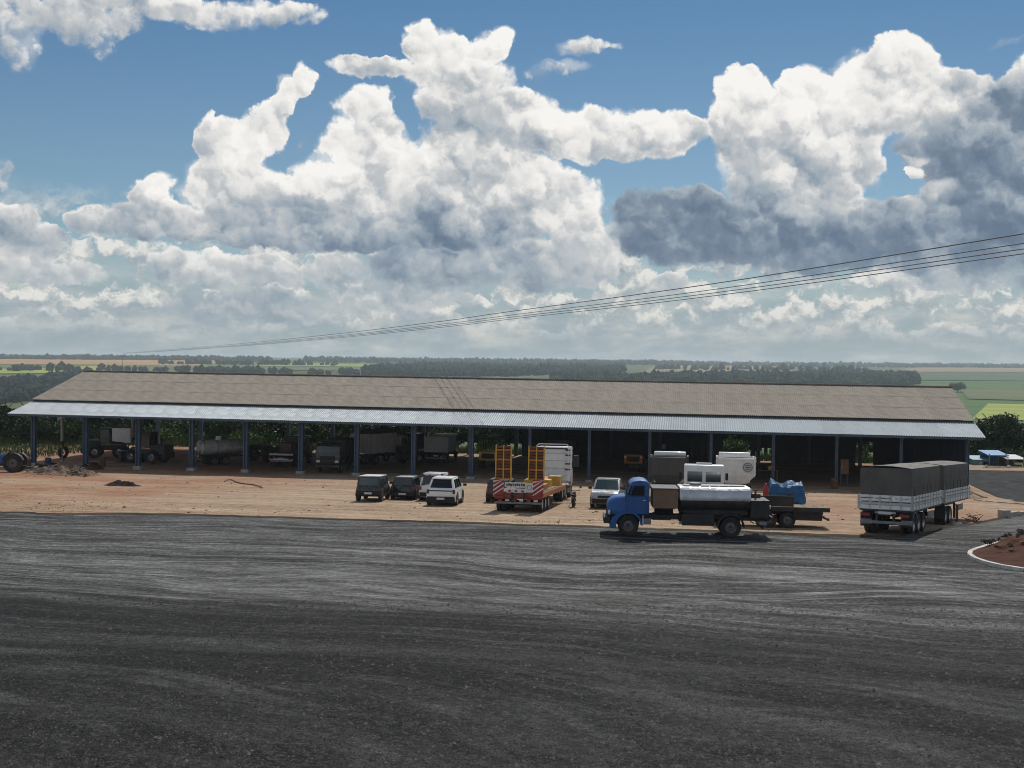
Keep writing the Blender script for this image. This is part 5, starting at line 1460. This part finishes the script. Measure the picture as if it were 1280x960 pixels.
def covered_machine():
    C = thing('covered_machine', 'machine wrapped in a bright blue tarpaulin beside the white tipper', 'machine')
    rs = np.random.RandomState(4); g = []
    n = 26
    for j in range(18):
        row = []
        for i in range(n + 1):
            x = -1.35 + 2.7 * i / n; y = -1.0 + 2.0 * j / 17
            edge = min(i / 3, (n - i) / 3, j / 3, (17 - j) / 3, 1.0)
            top = 1.18 + .20 * abs(x) ** 1.5 + .10 * math.sin(x * 5 + y) + (.22 if y > .3 else 0) + .10 * fbm(x * 10, y * 10, 7, 3, 4.0)
            z = .12 + (top - .12) * smooth(0, 1, edge) + .09 * fbm(x * 10, y * 10, 3, 4)
            ox = .22 * fbm(x * 10, z * 10 + 7, 4, 3) * (1 - edge)
            row.append((x * (.92 + .08 * edge) + ox, y * (.9 + .1 * edge) + ox, z))
        g.append(row)
    MB().sheet(g).build('tarpaulin', 'tarp_blue', C, smooth_='all')
    MB().box((0, 0, .5), (2.3, 1.5, .5)).build('frame', 'steel_black', C)
    for x in (-.8, .8):
        for s in (1, -1): wheel(C, x, s * .62, .26, .18, 'rim_grey', .58, s)
    for z in (.8, 1.2): MB().path([(-1.33, -1.0, z), (0, -1.04, z - .05), (1.33, -1.0, z)], .02).build('rope', 'rope', C)
    place_px(C, 983, 630, 97)
covered_machine()
for k, (px, py, cl) in enumerate(((957, 634, 'red'),)):
    C = thing('gas_cylinder', ('red gas cylinder standing beside the blue tarpaulin' if cl == 'red' else 'rusty gas cylinder standing beside the red one'), 'cylinder')
    mt = 'paint_red' if cl == 'red' else 'steel_rust'
    lathe([(.01, 0), (.16, 0), (.17, .1), (.17, 1.1), (.12, 1.28), (.05, 1.36), (.05, 1.45), (.01, 1.45)], 14)
    o = lathe([(.01, 0), (.16, 0), (.17, .1), (.17, 1.1), (.12, 1.28), (.05, 1.36), (.05, 1.45), (.01, 1.45)], 14).build('vessel', mt, C, smooth_=True); o.rotation_euler = (math.pi / 2, 0, 0)
    MB().cyl((0, 0, 1.44), (0, 0, 1.56), .045, n=8).build('valve', 'chrome', C)
    MB().cyl((0, 0, 1.30), (0, 0, 1.5), .09, .09, 10, False).build('collar', mt, C)
    place_px(C, px, py, 0)

# ================================================================== machines and trucks under the roof
def farm_tractor(label, paint, px, py, az):
    C = thing('farm_tractor', label, 'tractor')
    for s in (1, -1):
        wheel(C, 0, s * .82, .80, .42, 'rim_grey', .55, s); wheel(C, 2.15, s * .68, .46, .25, 'rim_grey', .55, s)
        n = 10; out = [(.92 * math.cos(math.pi * (.1 + .8 * k / n)), .8 + .90 * math.sin(math.pi * (.1 + .8 * k / n))) for k in range(n + 1)]
        MB().prism([*out, *[(x * .95, z - .04) for x, z in out[::-1]]], s * .45, s * 1.05).build('fender', 'steel_black', C, smooth_=True)
    MB().loft([[(x, -w, z0), (x, w, z0), (x, w, z1 - .1), (x, w * .7, z1), (x, -w * .7, z1), (x, -w, z1 - .1)] for x, w, z0, z1 in ((.75, .34, .75, 1.55), (1.6, .33, .7, 1.5), (2.45, .28, .7, 1.38), (2.55, .24, .75, 1.25))]).build('bonnet', paint, C, smooth_=True)
    MB().box((1.0, 0, .75), (2.2, .45, .45)).build('engine_block', 'steel_black', C, bevel=.05)
    MB().box((0, 0, 1.25), (.5, .5, .12)).build('seat', 'rubber', C, bevel=.04); MB().box((-.25, 0, 1.5), (.1, .48, .45)).build('seat_back', 'rubber', C, bevel=.04)
    MB().path([(.75, 0, 1.45), (.45, 0, 1.75)], .03).build('steering_column', 'steel_black', C)
    o = lathe([(.20, -.015), (.23, 0), (.20, .015)], 16).build('steering_wheel', 'rubber', C); o.location = (.42, 0, 1.78); o.rotation_euler = (math.radians(60), 0, math.pi / 2)
    MB().cyl((1.5, .2, 1.45), (1.5, .2, 2.1), .04, n=8).build('exhaust', 'steel_black', C)
    MB().path([(-.3, -.6, 1.3), (-.3, -.6, 2.2), (-.3, .6, 2.2), (-.3, .6, 1.3)], .04).build('roll_bar', 'steel_black', C)
    MB().cyl((2.15, -.6, .46), (2.15, .6, .46), .06, n=8).build('axle', 'steel_black', C); MB().cyl((0, -.7, .8), (0, .7, .8), .12, n=8).build('axle', 'steel_black', C)
    place_px(C, px, py, az)
farm_tractor('bright blue tractor with big black tyres at the left end of the shed', 'paint_blue', 19, 590, -96)
farm_tractor('dark tractor parked beside the tanker trailer in the shed', 'paint_dark_green', 326, 577, 20)

def wheel_loader(label, paint, px, py, az, bucket=True, mast=False):
    C = thing('wheel_loader', label, 'loader')
    for x in (0, 2.4):
        for s in (1, -1): wheel(C, x, s * .92, .66, .48, 'rim_light', .5, s)
    MB().box((-.45, 0, 1.35), (1.7, 1.6, .95)).build('engine_hood', paint, C, bevel=.08)
    MB().box((1.6, 0, 1.05), (2.2, 1.1, .5)).build('front_frame', paint, C, bevel=.05)
    cab = MB().add([(.45, -.7, 1.5), (1.5, -.7, 1.5), (1.5, .7, 1.5), (.45, .7, 1.5), (.5, -.65, 2.95), (1.35, -.65, 2.95), (1.35, .65, 2.95), (.5, .65, 2.95)], [(3, 2, 1, 0), (4, 5, 6, 7), (0, 1, 5, 4), (1, 2, 6, 5), (2, 3, 7, 6), (3, 0, 4, 7)]).build('cab', 'glass', C, bevel=.03)
    MB().box((.92, 0, 3.0), (1.15, 1.5, .12)).build('cab_roof', paint, C, bevel=.03)
    for x, y in ((.47, .69), (.47, -.69), (1.44, .69), (1.44, -.69)): MB().path([(x, y, 1.5), (x * .95 + .04, y * .95, 2.95)], .05).build('cab_pillar', paint, C)
    for s in (1, -1): MB().path([(1.3, s * .5, 1.6), (2.6, s * .5, 1.45), (3.4, s * .5, .6)], .10).build('lift_arm', paint, C)
    if bucket: MB().prism([(3.3, .12), (4.25, .12), (4.3, .2), (3.6, .35), (3.55, .95), (3.9, 1.15), (3.3, 1.1)], -1.25, 1.25).build('bucket', 'steel_dark', C)
    MB().cyl((-.6, .3, 1.8), (-.6, .3, 2.5), .06, n=8).build('exhaust', 'steel_black', C)
    MB().box((-1.2, 0, .8), (.35, 1.8, .6)).build('counterweight', 'steel_black', C, bevel=.08)
    if mast:
        for y in (-.4, .4): MB().path([(.2, y, 2.9), (-1.6, y, 3.6)], .07).build('boom', paint, C)
    for x in (0, 2.4): MB().cyl((x, -.8, .66), (x, .8, .66), .1, n=8).build('axle', 'steel_black', C)
    place_px(C, px, py, az)
wheel_loader('dark wheel loader with pale rims under the shed beside the white notice board', 'steel_dark', 197, 579, -72)
wheel_loader('dark loader machine parked between the box trucks in the shed', 'paint_dark_green', 512, 580, 30, True, True)
wheel_loader('dark machine with raised boom standing behind the scrap heap in the shed', 'steel_black', 120, 572, 80, False, True)

def shed_truck(label, px, py, az, paint='paint_dark_grey', body='flat', body_mat='paint_grey_white', H=2.9, front=False, name='parked_truck'):
    C = thing(name, label, 'truck')
    chassis(C, -1.2, 4.6, .92, .86, .24)
    axle_wheels(C, 0, .5, 1.85, True)
    for s in (1, -1): wheel(C, 4.1, s * .98, .5, .26, 'rim_grey', .55, s)
    cabover(C, 3.2, 4.9, 2.3, .8, 2.75, paint)
    if body == 'flat':
        MB().box((.9, 0, 1.22), (4.3, 2.3, .14)).build('deck', 'wood', C)
        for z in (1.25, .78): MB().box((-1.32, 0, z), (.08, 2.3, .16)).build('tail_bar', 'plate_white', C)
        for s in (1, -1): MB().box((.9, s * 1.13, 1.6), (4.2, .05, .5)).build('side_board', 'steel_dark', C)
        MB().box((3.0, 0, 1.9), (.08, 2.2, 1.2)).build('headboard', 'steel_dark', C)
        MB().box((1.2, .2, 1.75), (1.6, 1.2, .9)).build('crate', 'wood', C, bevel=.03)
    else:
        MB().box((.85, 0, (H + 1.2) / 2), (4.4, 2.45, H - 1.2)).build('box_body', body_mat, C, bevel=.03)
        nr = 9
        for s in (1, -1): ribs(C, 'body_rib', -1.3, 3.0, s * 1.25, 1.25, H - .05, nr, body_mat)
        for k in range(5): MB().box((-1.37, -1.0 + k * .5, (H + 1.2) / 2), (.05, .05, H - 1.3)).build('door_rib', body_mat, C)
        if body == 'grain':
            MB().add([(-1.42, -1.3, H), (3.1, -1.3, H), (3.1, 1.3, H), (-1.42, 1.3, H), (-1.42, 0, H + .28), (3.1, 0, H + .32), (-1.42, -1.3, H - .12), (3.1, -1.3, H - .12), (3.1, 1.3, H - .12), (-1.42, 1.3, H - .12)], [(0, 1, 5, 4), (3, 4, 5, 2), (0, 4, 3), (1, 2, 5), (6, 7, 1, 0), (8, 9, 3, 2), (9, 6, 0, 3), (7, 8, 2, 1)]).build('tarpaulin', 'tarp_cavity_black', C)
    rear_kit(C, -1.35, 2.3)
    place_px(C, px, py, az)
    return C
shed_truck('dark flatbed truck with two pale bars across its tail in the shed', 357, 583, 8, 'paint_dark_grey', 'flat')
shed_truck('dark cab truck facing out from the shed bay beside the grain truck', 428, 586, 188, 'paint_dark_green', 'box', 'steel_black', 2.9)
shed_truck('pale grain truck with black tarpaulin roof under the shed', 460, 581, 32, 'paint_grey_white', 'grain', 'paint_grey_white', 3.25)
shed_truck('pale grey box truck with ribbed rear doors in the shed', 548, 579, 8, 'paint_dark_grey', 'box', 'board_white', 2.75)
shed_truck('dark box truck backed into the closed half of the shed', 700, 588, 8, 'paint_black', 'box', 'steel_black', 3.0)

def tanker():
    C = thing('tanker_trailer', 'silver water tanker trailer with pale round end inside the shed', 'trailer')
    chassis(C, -.9, 3.4, .85, .86, .22); axle_wheels(C, 0, .48, 1.8, True); axle_wheels(C, 1.2, .48, 1.8, True)
    n = 24
    def oval(x, k=1.0): return [(x, .95 * k * math.sin(2 * math.pi * i / n), 1.72 + .70 * k * math.cos(2 * math.pi * i / n)) for i in range(n)]
    t = MB().loft([oval(-1.12, .55), oval(-1.0, .92), oval(-.92, 1), oval(3.2, 1), oval(3.3, .9)]).build('tank', 'paint_grey_white', C, smooth_=True)
    for x in (-.9, .5, 1.9, 3.15): MB().loft([oval(x - .03, 1.012), oval(x + .03, 1.012)]).build('tank_band', 'steel_grey', t, smooth_=True)
    MB().cyl((.9, 0, 2.38), (.9, 0, 2.72), .28, n=14).build('hatch', 'paint_white', C, smooth_=True)
    MB().path([(-1.1, -.45, .9), (-1.1, -.45, 2.3)], .025).build('ladder_rail', 'steel_dark', C); MB().path([(-1.1, -.15, .9), (-1.1, -.15, 2.3)], .025).build('ladder_rail', 'steel_dark', C)
    for k in range(5): MB().path([(-1.1, -.45, 1.1 + k * .25), (-1.1, -.15, 1.1 + k * .25)], .018).build('ladder_rung', 'steel_dark', C)
    MB().box((3.9, 0, .8), (1.2, .14, .14)).build('drawbar', 'steel_black', C)
    for s in (1, -1): MB().box((.6, s * .95, 1.06), (2.6, .55, .04)).build('mudguard', 'steel_dark', C)
    rear_kit(C, -1.1, 2.0)
    place_px(C, 262, 581, 52)
tanker()

def road_roller(label, paint, px, py, az, canopy='tarp_cavity_black', name='road_machine'):
    C = thing(name, label, 'machine')
    for s in (1, -1): wheel(C, 0, s * .75, .62, .45, 'rim_grey', .5, s)
    MB().cyl((2.6, -.95, .62), (2.6, .95, .62), .62, n=24).build('drum', 'steel_grey', C, smooth_=True)
    MB().path([(2.6, -1.02, .62), (3.35, -1.02, .75), (3.35, 1.02, .75), (2.6, 1.02, .62)], .09).build('drum_frame', paint, C)
    MB().box((-.1, 0, 1.30), (1.9, 1.75, .85)).build('hood', paint, C, bevel=.08)
    MB().box((-1.06, 0, 1.30), (.04, 1.2, .5)).build('radiator_grille', 'rubber', C)
    for s in (1, -1): MB().box((-1.07, s * .75, 1.5), (.05, .18, .14)).build('lamp', 'lamp_clear', C)
    MB().box((1.3, 0, .95), (1.4, 1.5, .4)).build('platform', paint, C, bevel=.04)
    MB().box((1.0, 0, 1.45), (.5, .55, .5)).build('seat', 'rubber', C, bevel=.05)
    for x in (.5, 1.85):
        for s in (1, -1): MB().path([(x, s * .72, 1.1), (x, s * .72, 2.75)], .045).build('canopy_post', 'steel_black', C)
    MB().box((1.17, 0, 2.85), (1.9, 1.85, .16)).build('canopy', canopy, C, bevel=.05)
    MB().cyl((2.0, 0, 1.1), (1.75, 0, 1.75), .04, n=8).build('steering_column', 'steel_black', C)
    place_px(C, px, py, az)
road_roller('yellow road roller with black canopy in the shed behind the lowboy', 'paint_yellow', 612, 586, 9)
road_roller('orange road roller in the dark closed half of the shed', 'paint_orange', 792, 590, 9)

# ================================================================== small things in and around the shed
def notice_board():
    C = thing('notice_board', 'plain white board standing on dark legs at the back of the shed', 'board')
    a = on_v(137, 535, 22); b = on_v(163, 553.5, 22); w = (b - a).dot(SU); hgt = a.z - b.z
    C.location = ((a.x + b.x) / 2, (a.y + b.y) / 2, PAD_Z); C.rotation_euler = (0, 0, SHED_ANG)
    zc = (a.z + b.z) / 2 - PAD_Z
    MB().box((0, 0, zc), (w, .05, hgt)).build('panel', 'board_white', C)
    for s in (1, -1): MB().box((s * w * .4, .06, zc / 2 + .3), (.08, .08, zc + .6)).build('leg', 'steel_dark', C)
    MB().box((0, .04, zc - hgt / 2 - .05), (w + .1, .08, .08)).build('lower_frame', 'steel_dark', C)
notice_board()
def wall_sign():
    a = on_v(822, 554.5, 26.2); b = on_v(832.5, 562, 26.2)
    C = thing('wall_sign', 'small pale sign hung on the dark back wall of the shed', 'sign', ((a.x + b.x) / 2, (a.y + b.y) / 2, (a.z + b.z) / 2), SHED_ANG)
    MB().box((0, 0, 0), (.78, .03, .56)).build('panel', 'board_white', C); MB().box((0, .02, .3), (.86, .05, .05)).build('frame_bar', 'steel_dark', C); MB().box((0, .02, -.3), (.86, .05, .05)).build('frame_bar', 'steel_dark', C)
wall_sign()
for i, (px, top, py) in enumerate(((77.5, 521, 577), (166, 520, 571))):
    p = hit(px, py); x, y = p.x, p.y
    C = thing('pale_post', 'pale round timber post standing by the scrap heap' if i == 0 else 'pale round timber post behind the dark wheel loader', 'post', (x, y, gz(x, y, False)))
    MB().path([(0, 0, -.3), (.03, 0, 2.0), (-.02, 0, 4.3), (.02, 0, 5.6)], [.17, .16, .14, .13], 10).build('shaft', 'bark_pale', C, smooth_=True)
    MB().cyl((0, 0, -.05), (0, 0, .12), .24, .2, 10).build('collar', 'concrete', C)
mat_field('rubble', (.10, .066, .048), (.26, .19, .14), sc=2.5)
def heap(name, label, cat, px, py, L, W, H, mt, seed, rough=.35):
    p = hit(px, py); g = []
    for j in range(24):
        row = []
        for i in range(44):
            x = -L / 2 + L * i / 43; y = -W / 2 + W * j / 23
            d = math.sqrt((2 * x / L) ** 2 + (2 * y / W) ** 2)
            k = max(0.0, 1 - d)
            z = H * (k ** .8) * (1 + rough * 2 * fbm(x * 10 + seed * 31, y * 10, 8, 4)) + .05 * k * fbm(x * 30, y * 30, 5, 3, seed) - .03
            wx, wy = p.x + SU.x * x + SV.x * y, p.y + SU.y * x + SV.y * y
            row.append((x, y, z + gz(wx, wy, False) - p.z))
        g.append(row)
    o = MB().sheet(g).build(name, mt, smooth_=True); o.location = (p.x, p.y, p.z); o.rotation_euler = (0, 0, SHED_ANG)
    return tag(o, label, cat)
heap('black_soil_heap', 'low heap of black soil alone on the open dirt yard', 'heap', 153, 607, 3.1, 1.8, .36, 'soil_black', 2, .6)
heap('scrap_mound', 'mound of dirt and rubble in front of the left shed posts', 'heap', 78, 593, 7.4, 4.4, .50, 'rubble', 3, .9)
heap('dirt_mound', 'small dirt mound beside the second shed post', 'heap', 112, 586, 3.0, 2.0, .5, 'soil_red', 4, .4)
heap('sand_heap', 'small pale sand heap at the right corner of the shed', 'heap', 1211, 623, 2.2, 2.0, .55, 'dirt', 5, .2)
rg = random.Random(21)
for i, (px, py, rx) in enumerate(((79, 573, 'v'), (52, 588, 'h'), (98, 590, 'h'), (64, 583, 'h'), (116, 583, 'h'))):
    C = thing('old_tyre', 'worn black tyre standing upright against the pale post' if rx == 'v' else 'worn black tyre lying in the scrap around the left shed posts', 'tyre', group=None if rx == 'v' else 'tyres in the scrap')
    r = .62 if rx == 'v' else .48
    o = lathe([(r * .58, -.1), (r * .85, -.14), (r, -.09), (r, .09), (r * .85, .14), (r * .58, .1), (r * .58, -.1)], 22).build('casing', 'tyre', C, smooth_=True)
    i_ = lathe([(r * .56, -.09), (r * .60, -.105), (r * .60, .105), (r * .56, .09)], 18).build('bead', 'rubber', C)
    for q in (o, i_):
        if rx == 'v': q.location = (0, 0, r); q.rotation_euler = (0, .1, 1.1)
        else: q.location = (0, 0, .16); q.rotation_euler = (math.pi / 2 + rg.uniform(-.15, .15), 0, 0)
    p = hit(px, py); C.location = (p.x, p.y, p.z + (.0 if rx == 'v' else .25 if i in (1, 2) else .05))
for i, (px, py) in enumerate(((70, 592), (90, 594), (46, 592), (104, 596))):
    C = thing('timber_pile', ['pile of broken boards on top of the rubble mound', 'grey splintered planks lying at the right of the rubble mound', 'short dark boards beside the first shed post', 'pale loose planks at the foot of the rubble mound'][i], 'timber')
    for k in range(9):
        MB().box((rg.uniform(-.7, .7), rg.uniform(-.5, .5), .10 + k * .05), (rg.uniform(.8, 2.0), rg.uniform(.08, .2), .04), rg.uniform(0, 3.1), ry=rg.uniform(-.35, .35)).build('plank', rg.choice(['wood', 'bark', 'steel_rust', 'bark_pale', 'steel_dark']), C)
    place_px(C, px, py, 90, .22 if i < 2 else .05)
for i, (px, py, mt) in enumerate(((60, 584, 'paint_deep_blue'), (35, 586, 'steel_rust'), (128, 583, 'steel_rust'), (1043, 611, 'steel_rust'))):
    C = thing('steel_drum', ['dark blue steel drum behind the rubble mound', 'rusty steel drum by the leftmost shed post', 'rusty steel drum under the shed beside the small dirt mound', 'rusty steel drum beside the tall brown locker'][i], 'drum')
    o = lathe([(.01, 0), (.28, 0), (.29, .02), (.28, .28), (.295, .30), (.28, .32), (.28, .58), (.295, .60), (.28, .62), (.29, .87), (.27, .88), (.01, .87)], 18).build('shell', mt, C, smooth_=True); o.rotation_euler = (math.pi / 2, 0, 0)
    MB().cyl((.12, .1, .87), (.12, .1, .90), .04, n=8).build('bung', 'steel_dark', C)
    place_px(C, px, py, 0)
C = thing('locker', 'tall brown steel locker on blue legs beside a post in the closed half', 'locker')
MB().box((0, 0, 1.65), (.55, .7, 1.3)).build('case', 'steel_rust', C, bevel=.02)
for x, y in ((-.2, -.28), (.2, -.28), (-.2, .28), (.2, .28)): MB().box((x, y, .5), (.07, .07, 1.0)).build('leg', 'steel_blue', C)
dr = MB().box((-.285, 0, 1.65), (.02, .62, 1.2)).build('door', 'plywood_brown', C); MB().box((-.30, .22, 1.6), (.02, .04, .16)).build('handle', 'chrome', dr)
place_px(C, 1055, 607, 9)
C = thing('workbench', 'timber workbench with tools standing behind the white tipper', 'workbench')
MB().box((0, 0, .9), (.9, 2.2, .08)).build('top', 'wood', C)
for x in (-.38, .38):
    for y in (-1.0, 1.0): MB().box((x, y, .43), (.09, .09, .86)).build('leg', 'wood', C)
MB().box((0, -.5, 1.1), (.5, .6, .32)).build('tool_box', 'paint_yellow', C, bevel=.02); MB().box((0, .5, 1.05), (.4, .3, .22)).build('vice', 'steel_dark', C, bevel=.03)
place_px(C, 957, 600, 9)
# garden hose and clods on the dirt
pts = [hit(*p) for p in ((281, 602.5), (283, 600.8), (290, 600.6), (296, 603.5), (306, 605.5), (316, 606.5), (324, 608.5), (328, 610.2))]
pts = [(p.x, p.y, p.z + .05) for p in pts]
fine = []
for a, b, c_, d_ in zip([pts[0]] + pts, pts, pts[1:], pts[2:] + [pts[-1]]):
    for k in range(5):
        t = k / 5; A, B_, C_, D_ = map(Vector, (a, b, c_, d_))
        fine.append(.5 * ((2 * B_) + (C_ - A) * t + (2 * A - 5 * B_ + 4 * C_ - D_) * t * t + (3 * B_ - A - 3 * C_ + D_) * t ** 3))
tag(MB().path(fine, .045, 7).build('hose', 'steel_rust', smooth_='all'), 'dark rubber hose lying curved on the dirt yard', 'hose')
def clods(n, seed):
    rs = random.Random(seed); mb = MB()
    for k in range(n):
        u, v = rs.uniform(-45, 95), -43.5 + 40 * rs.random(); x, y = xy_of(u, v)
        s = .026 * math.exp(rs.gauss(0, .55))
        V = ICO_V * (1 + (np.random.RandomState(seed * 10000 + k).rand(len(ICO_V), 1) - .5) * .5) * s * np.array([1.3, 1.1, .7]) + np.array([x, y, gz(x, y, False) + s * .3])
        mb.add(V.tolist(), ICO_F)
    tag(mb.build('clods', 'plywood_brown', fix=False), 'small clods and stones scattered over the dirt yard', 'stones', None, 'stuff')
clods(1500, 9)

# ================================================================== right side: island, kerbs, yard buildings
def kerb_run(C, pix, mt, w=.16, h=.16, step=.9, closed=False, lift=.05):
    P = [hit(*p) for p in pix]; pts = []
    for a, b in zip(P, P[1:]):
        n = max(1, round((b - a).length / .25))
        pts += [a + (b - a) * (k / n) for k in range(n)]
    pts.append(P[-1])
    for _ in range(3): pts = [pts[0]] + [(a + 2 * b + c) / 4 for a, b, c in zip(pts, pts[1:], pts[2:])] + [pts[-1]]
    acc = 0; last = pts[0]; out = [pts[0]]
    for a, b in zip(pts, pts[1:]):
        acc += (b - a).length
        if acc >= step: out.append(b); acc = 0
    o0 = C.location
    for a, b in zip(out, out[1:]):
        c_ = (a + b) / 2; d = b - a
        z = gz(c_.x, c_.y, False) + lift
        MB().box((c_.x - o0.x, c_.y - o0.y, z + h / 2 - .04 - o0.z + rnd.uniform(-.008, .008)), (d.length - .012, w, h + .08), math.atan2(d.y, d.x)).build('kerb_stone', mt, C, bevel=.015)
    return pts
def island():
    q = hit(1260, 692)
    C = thing('planted_island', 'traffic island of red soil edged with a white painted kerb', 'island', (q.x, q.y, q.z))
    pix = [(1420, 730), (1340, 723), (1280, 717), (1245, 711), (1222, 704.5), (1212, 699), (1211, 695), (1222, 690), (1250, 682.5), (1285, 673), (1340, 659), (1420, 644)]
    pts = kerb_run(C, pix, 'kerb_white', .20, .17)
    ctr = hit(1330, 686); ctr = Vector((ctr.x, ctr.y, 0)); g = []
    for j in range(11):
        t = j / 10
        g.append([(p.x + (ctr.x - p.x) * t - q.x, p.y + (ctr.y - p.y) * t - q.y, gz(p.x, p.y, False) + .14 + .75 * math.sin(t * 1.57) + .22 * fbm(p.x + t * 3, p.y, 1.0, 4) * min(1, t * 3) - q.z) for p in pts])
    MB().sheet(g).build('soil', 'soil_red', C, smooth_='all')
    rs = random.Random(5)
    for k in range(70):
        p = pts[rs.randrange(len(pts))]; t = rs.uniform(.12, .75)
        x, y = p.x + (ctr.x - p.x) * t - q.x, p.y + (ctr.y - p.y) * t - q.y
        o = link('seedling', SEED, C); o.location = (x, y, .18 + .72 * math.sin(t * 1.57)); s = rs.uniform(.5, 1.3); o.scale = (s, s, s); o.rotation_euler = (0, 0, rs.uniform(0, 6))
SEED = leaf_mesh('seedling', 77, .28, .34, 90, .05, 'bark', 6, .05)
island()
def corner_kerb():
    q = hit(1255, 648)
    C = thing('kerb_corner', 'raised concrete kerb with square end block at the edge of the dirt yard', 'kerb', (q.x, q.y, q.z))
    MB().box((0, 0, .22), (.55, .5, .60), .3).build('end_block', 'concrete', C, bevel=.02)
    kerb_run(C, [(1259, 646), (1280, 644.5), (1300, 643), (1340, 640), (1400, 636)], 'concrete', .25, .32, 1.1, lift=-.03)
    return C
corner_kerb()
C = thing('road_edge_kerb', 'pale concrete edging between the dirt wedge and the far paved road', 'kerb', hit(1262, 629))
kerb_run(C, [(1218, 625), (1240, 627.5), (1262, 629), (1300, 632), (1350, 636)], 'concrete', .18, .06, 1.2, lift=.0)
C = thing('marker_post', 'short brown marker post with white foot beside the front grain trailer', 'post')
MB().box((0, 0, .55), (.14, .14, 1.1)).build('shaft', 'steel_rust', C, bevel=.01); MB().cyl((0, 0, 0), (0, 0, .16), .30, .24, 12).build('foot', 'kerb_white', C); MB().box((0, 0, 1.12), (.2, .2, .05)).build('cap', 'steel_dark', C)
place_px(C, 1196, 656, 20)
C = thing('branch_pile', 'little heap of dry branches on the dirt beside the marker post', 'branches')
for k in range(16):
    a = rg.uniform(0, 6.28); l_ = rg.uniform(.4, 1.0)
    MB().path([(rg.uniform(-.5, .5), rg.uniform(-.3, .3), .03 + .02 * k), (math.cos(a) * l_, math.sin(a) * l_ * .7, .10 + .03 * k)], [.03, .012], 5).build('branch', 'bark', C)
place_px(C, 1218, 654, 0)

def yard_hut(label, px0, px1, ytop, ybot, depth, wall, roof, name='yard_hut', open_=False):
    a = at_depth(px0, ybot, depth); b = at_depth(px1, ybot, depth); top = at_depth((px0 + px1) / 2, ytop, depth)
    zb = gz(a.x, a.y, False) if depth < 125 else min(a.z, -2.1)
    zb = min(zb, a.z); w = b.x - a.x; hgt = top.z - zb
    C = thing(name, label, 'hut', ((a.x + b.x) / 2, depth, zb))
    d = 2.4
    if open_:
        for x in (-w / 2 + .06, w / 2 - .06):
            for y in (-d / 2, d / 2): MB().box((x, y, hgt / 2), (.1, .1, hgt)).build('post', 'steel_grey', C)
        MB().box((0, d / 2, hgt * .45), (w - .1, .05, hgt * .9)).build('rear_wall', wall, C)
        MB().box((0, -d / 4, hgt * .22), (w - .2, .8, hgt * .4)).build('counter', 'steel_dark', C)
    else:
        MB().box((0, 0, hgt * .45), (w, d, hgt * .9)).build('wall', wall, C)
        MB().panel([(-w * .12, -d / 2 - .001, .02), (w * .12, -d / 2 - .001, .02), (w * .12, -d / 2 - .001, hgt * .75), (-w * .12, -d / 2 - .001, hgt * .75)], .02).build('door', 'paint_grey_white', C)
        MB().panel([(w * .2, -d / 2 - .001, hgt * .4), (w * .4, -d / 2 - .001, hgt * .4), (w * .4, -d / 2 - .001, hgt * .7), (w * .2, -d / 2 - .001, hgt * .7)], .02).build('window', 'glass', C)
    MB().add([(-w / 2 - .15, -d / 2 - .3, hgt * .86), (w / 2 + .15, -d / 2 - .3, hgt * .86), (w / 2 + .15, d / 2 + .2, hgt * 1.05), (-w / 2 - .15, d / 2 + .2, hgt * 1.05), (-w / 2 - .15, -d / 2 - .3, hgt * .92), (w / 2 + .15, -d / 2 - .3, hgt * .92), (w / 2 + .15, d / 2 + .2, hgt * 1.11), (-w / 2 - .15, d / 2 + .2, hgt * 1.11)],
             [(3, 2, 1, 0), (4, 5, 6, 7), (0, 1, 5, 4), (1, 2, 6, 5), (2, 3, 7, 6), (3, 0, 4, 7)]).build('roof', roof, C)
    return C
mat('sheet_blue', (.015, .17, .42), .5, var=.12, dirt=(.2, .2, .2), damt=.25)
mat('sheet_teal', (.16, .33, .42), .55, var=.12, dirt=(.25, .22, .18), damt=.3)
yard_hut('low pale teal hut beside the blue roofed stall beyond the shed', 1211, 1229, 572, 586, 128, 'sheet_teal', 'sheet_teal')
yard_hut('low stall with bright blue roof beyond the right end of the shed', 1230, 1252, 566, 586, 127, 'sheet_blue', 'sheet_blue', open_=True)
yard_hut('low open stall with pale grey roof beyond the right end of the shed', 1253, 1274, 571, 587, 126, 'steel_dark', 'board_white', open_=True)
C = thing('barrier_wall', 'long low white wall in front of the yard stalls', 'wall', at_depth(1262, 587, 123.5))
MB().box((1.0, 0, .12), (7.5, .16, .34)).build('wall', 'kerb_white', C, bevel=.02)
for k in range(4): MB().box((-2.4 + k * 2.3, 0, .2), (.25, .24, .5)).build('pier', 'kerb_white', C, bevel=.02)
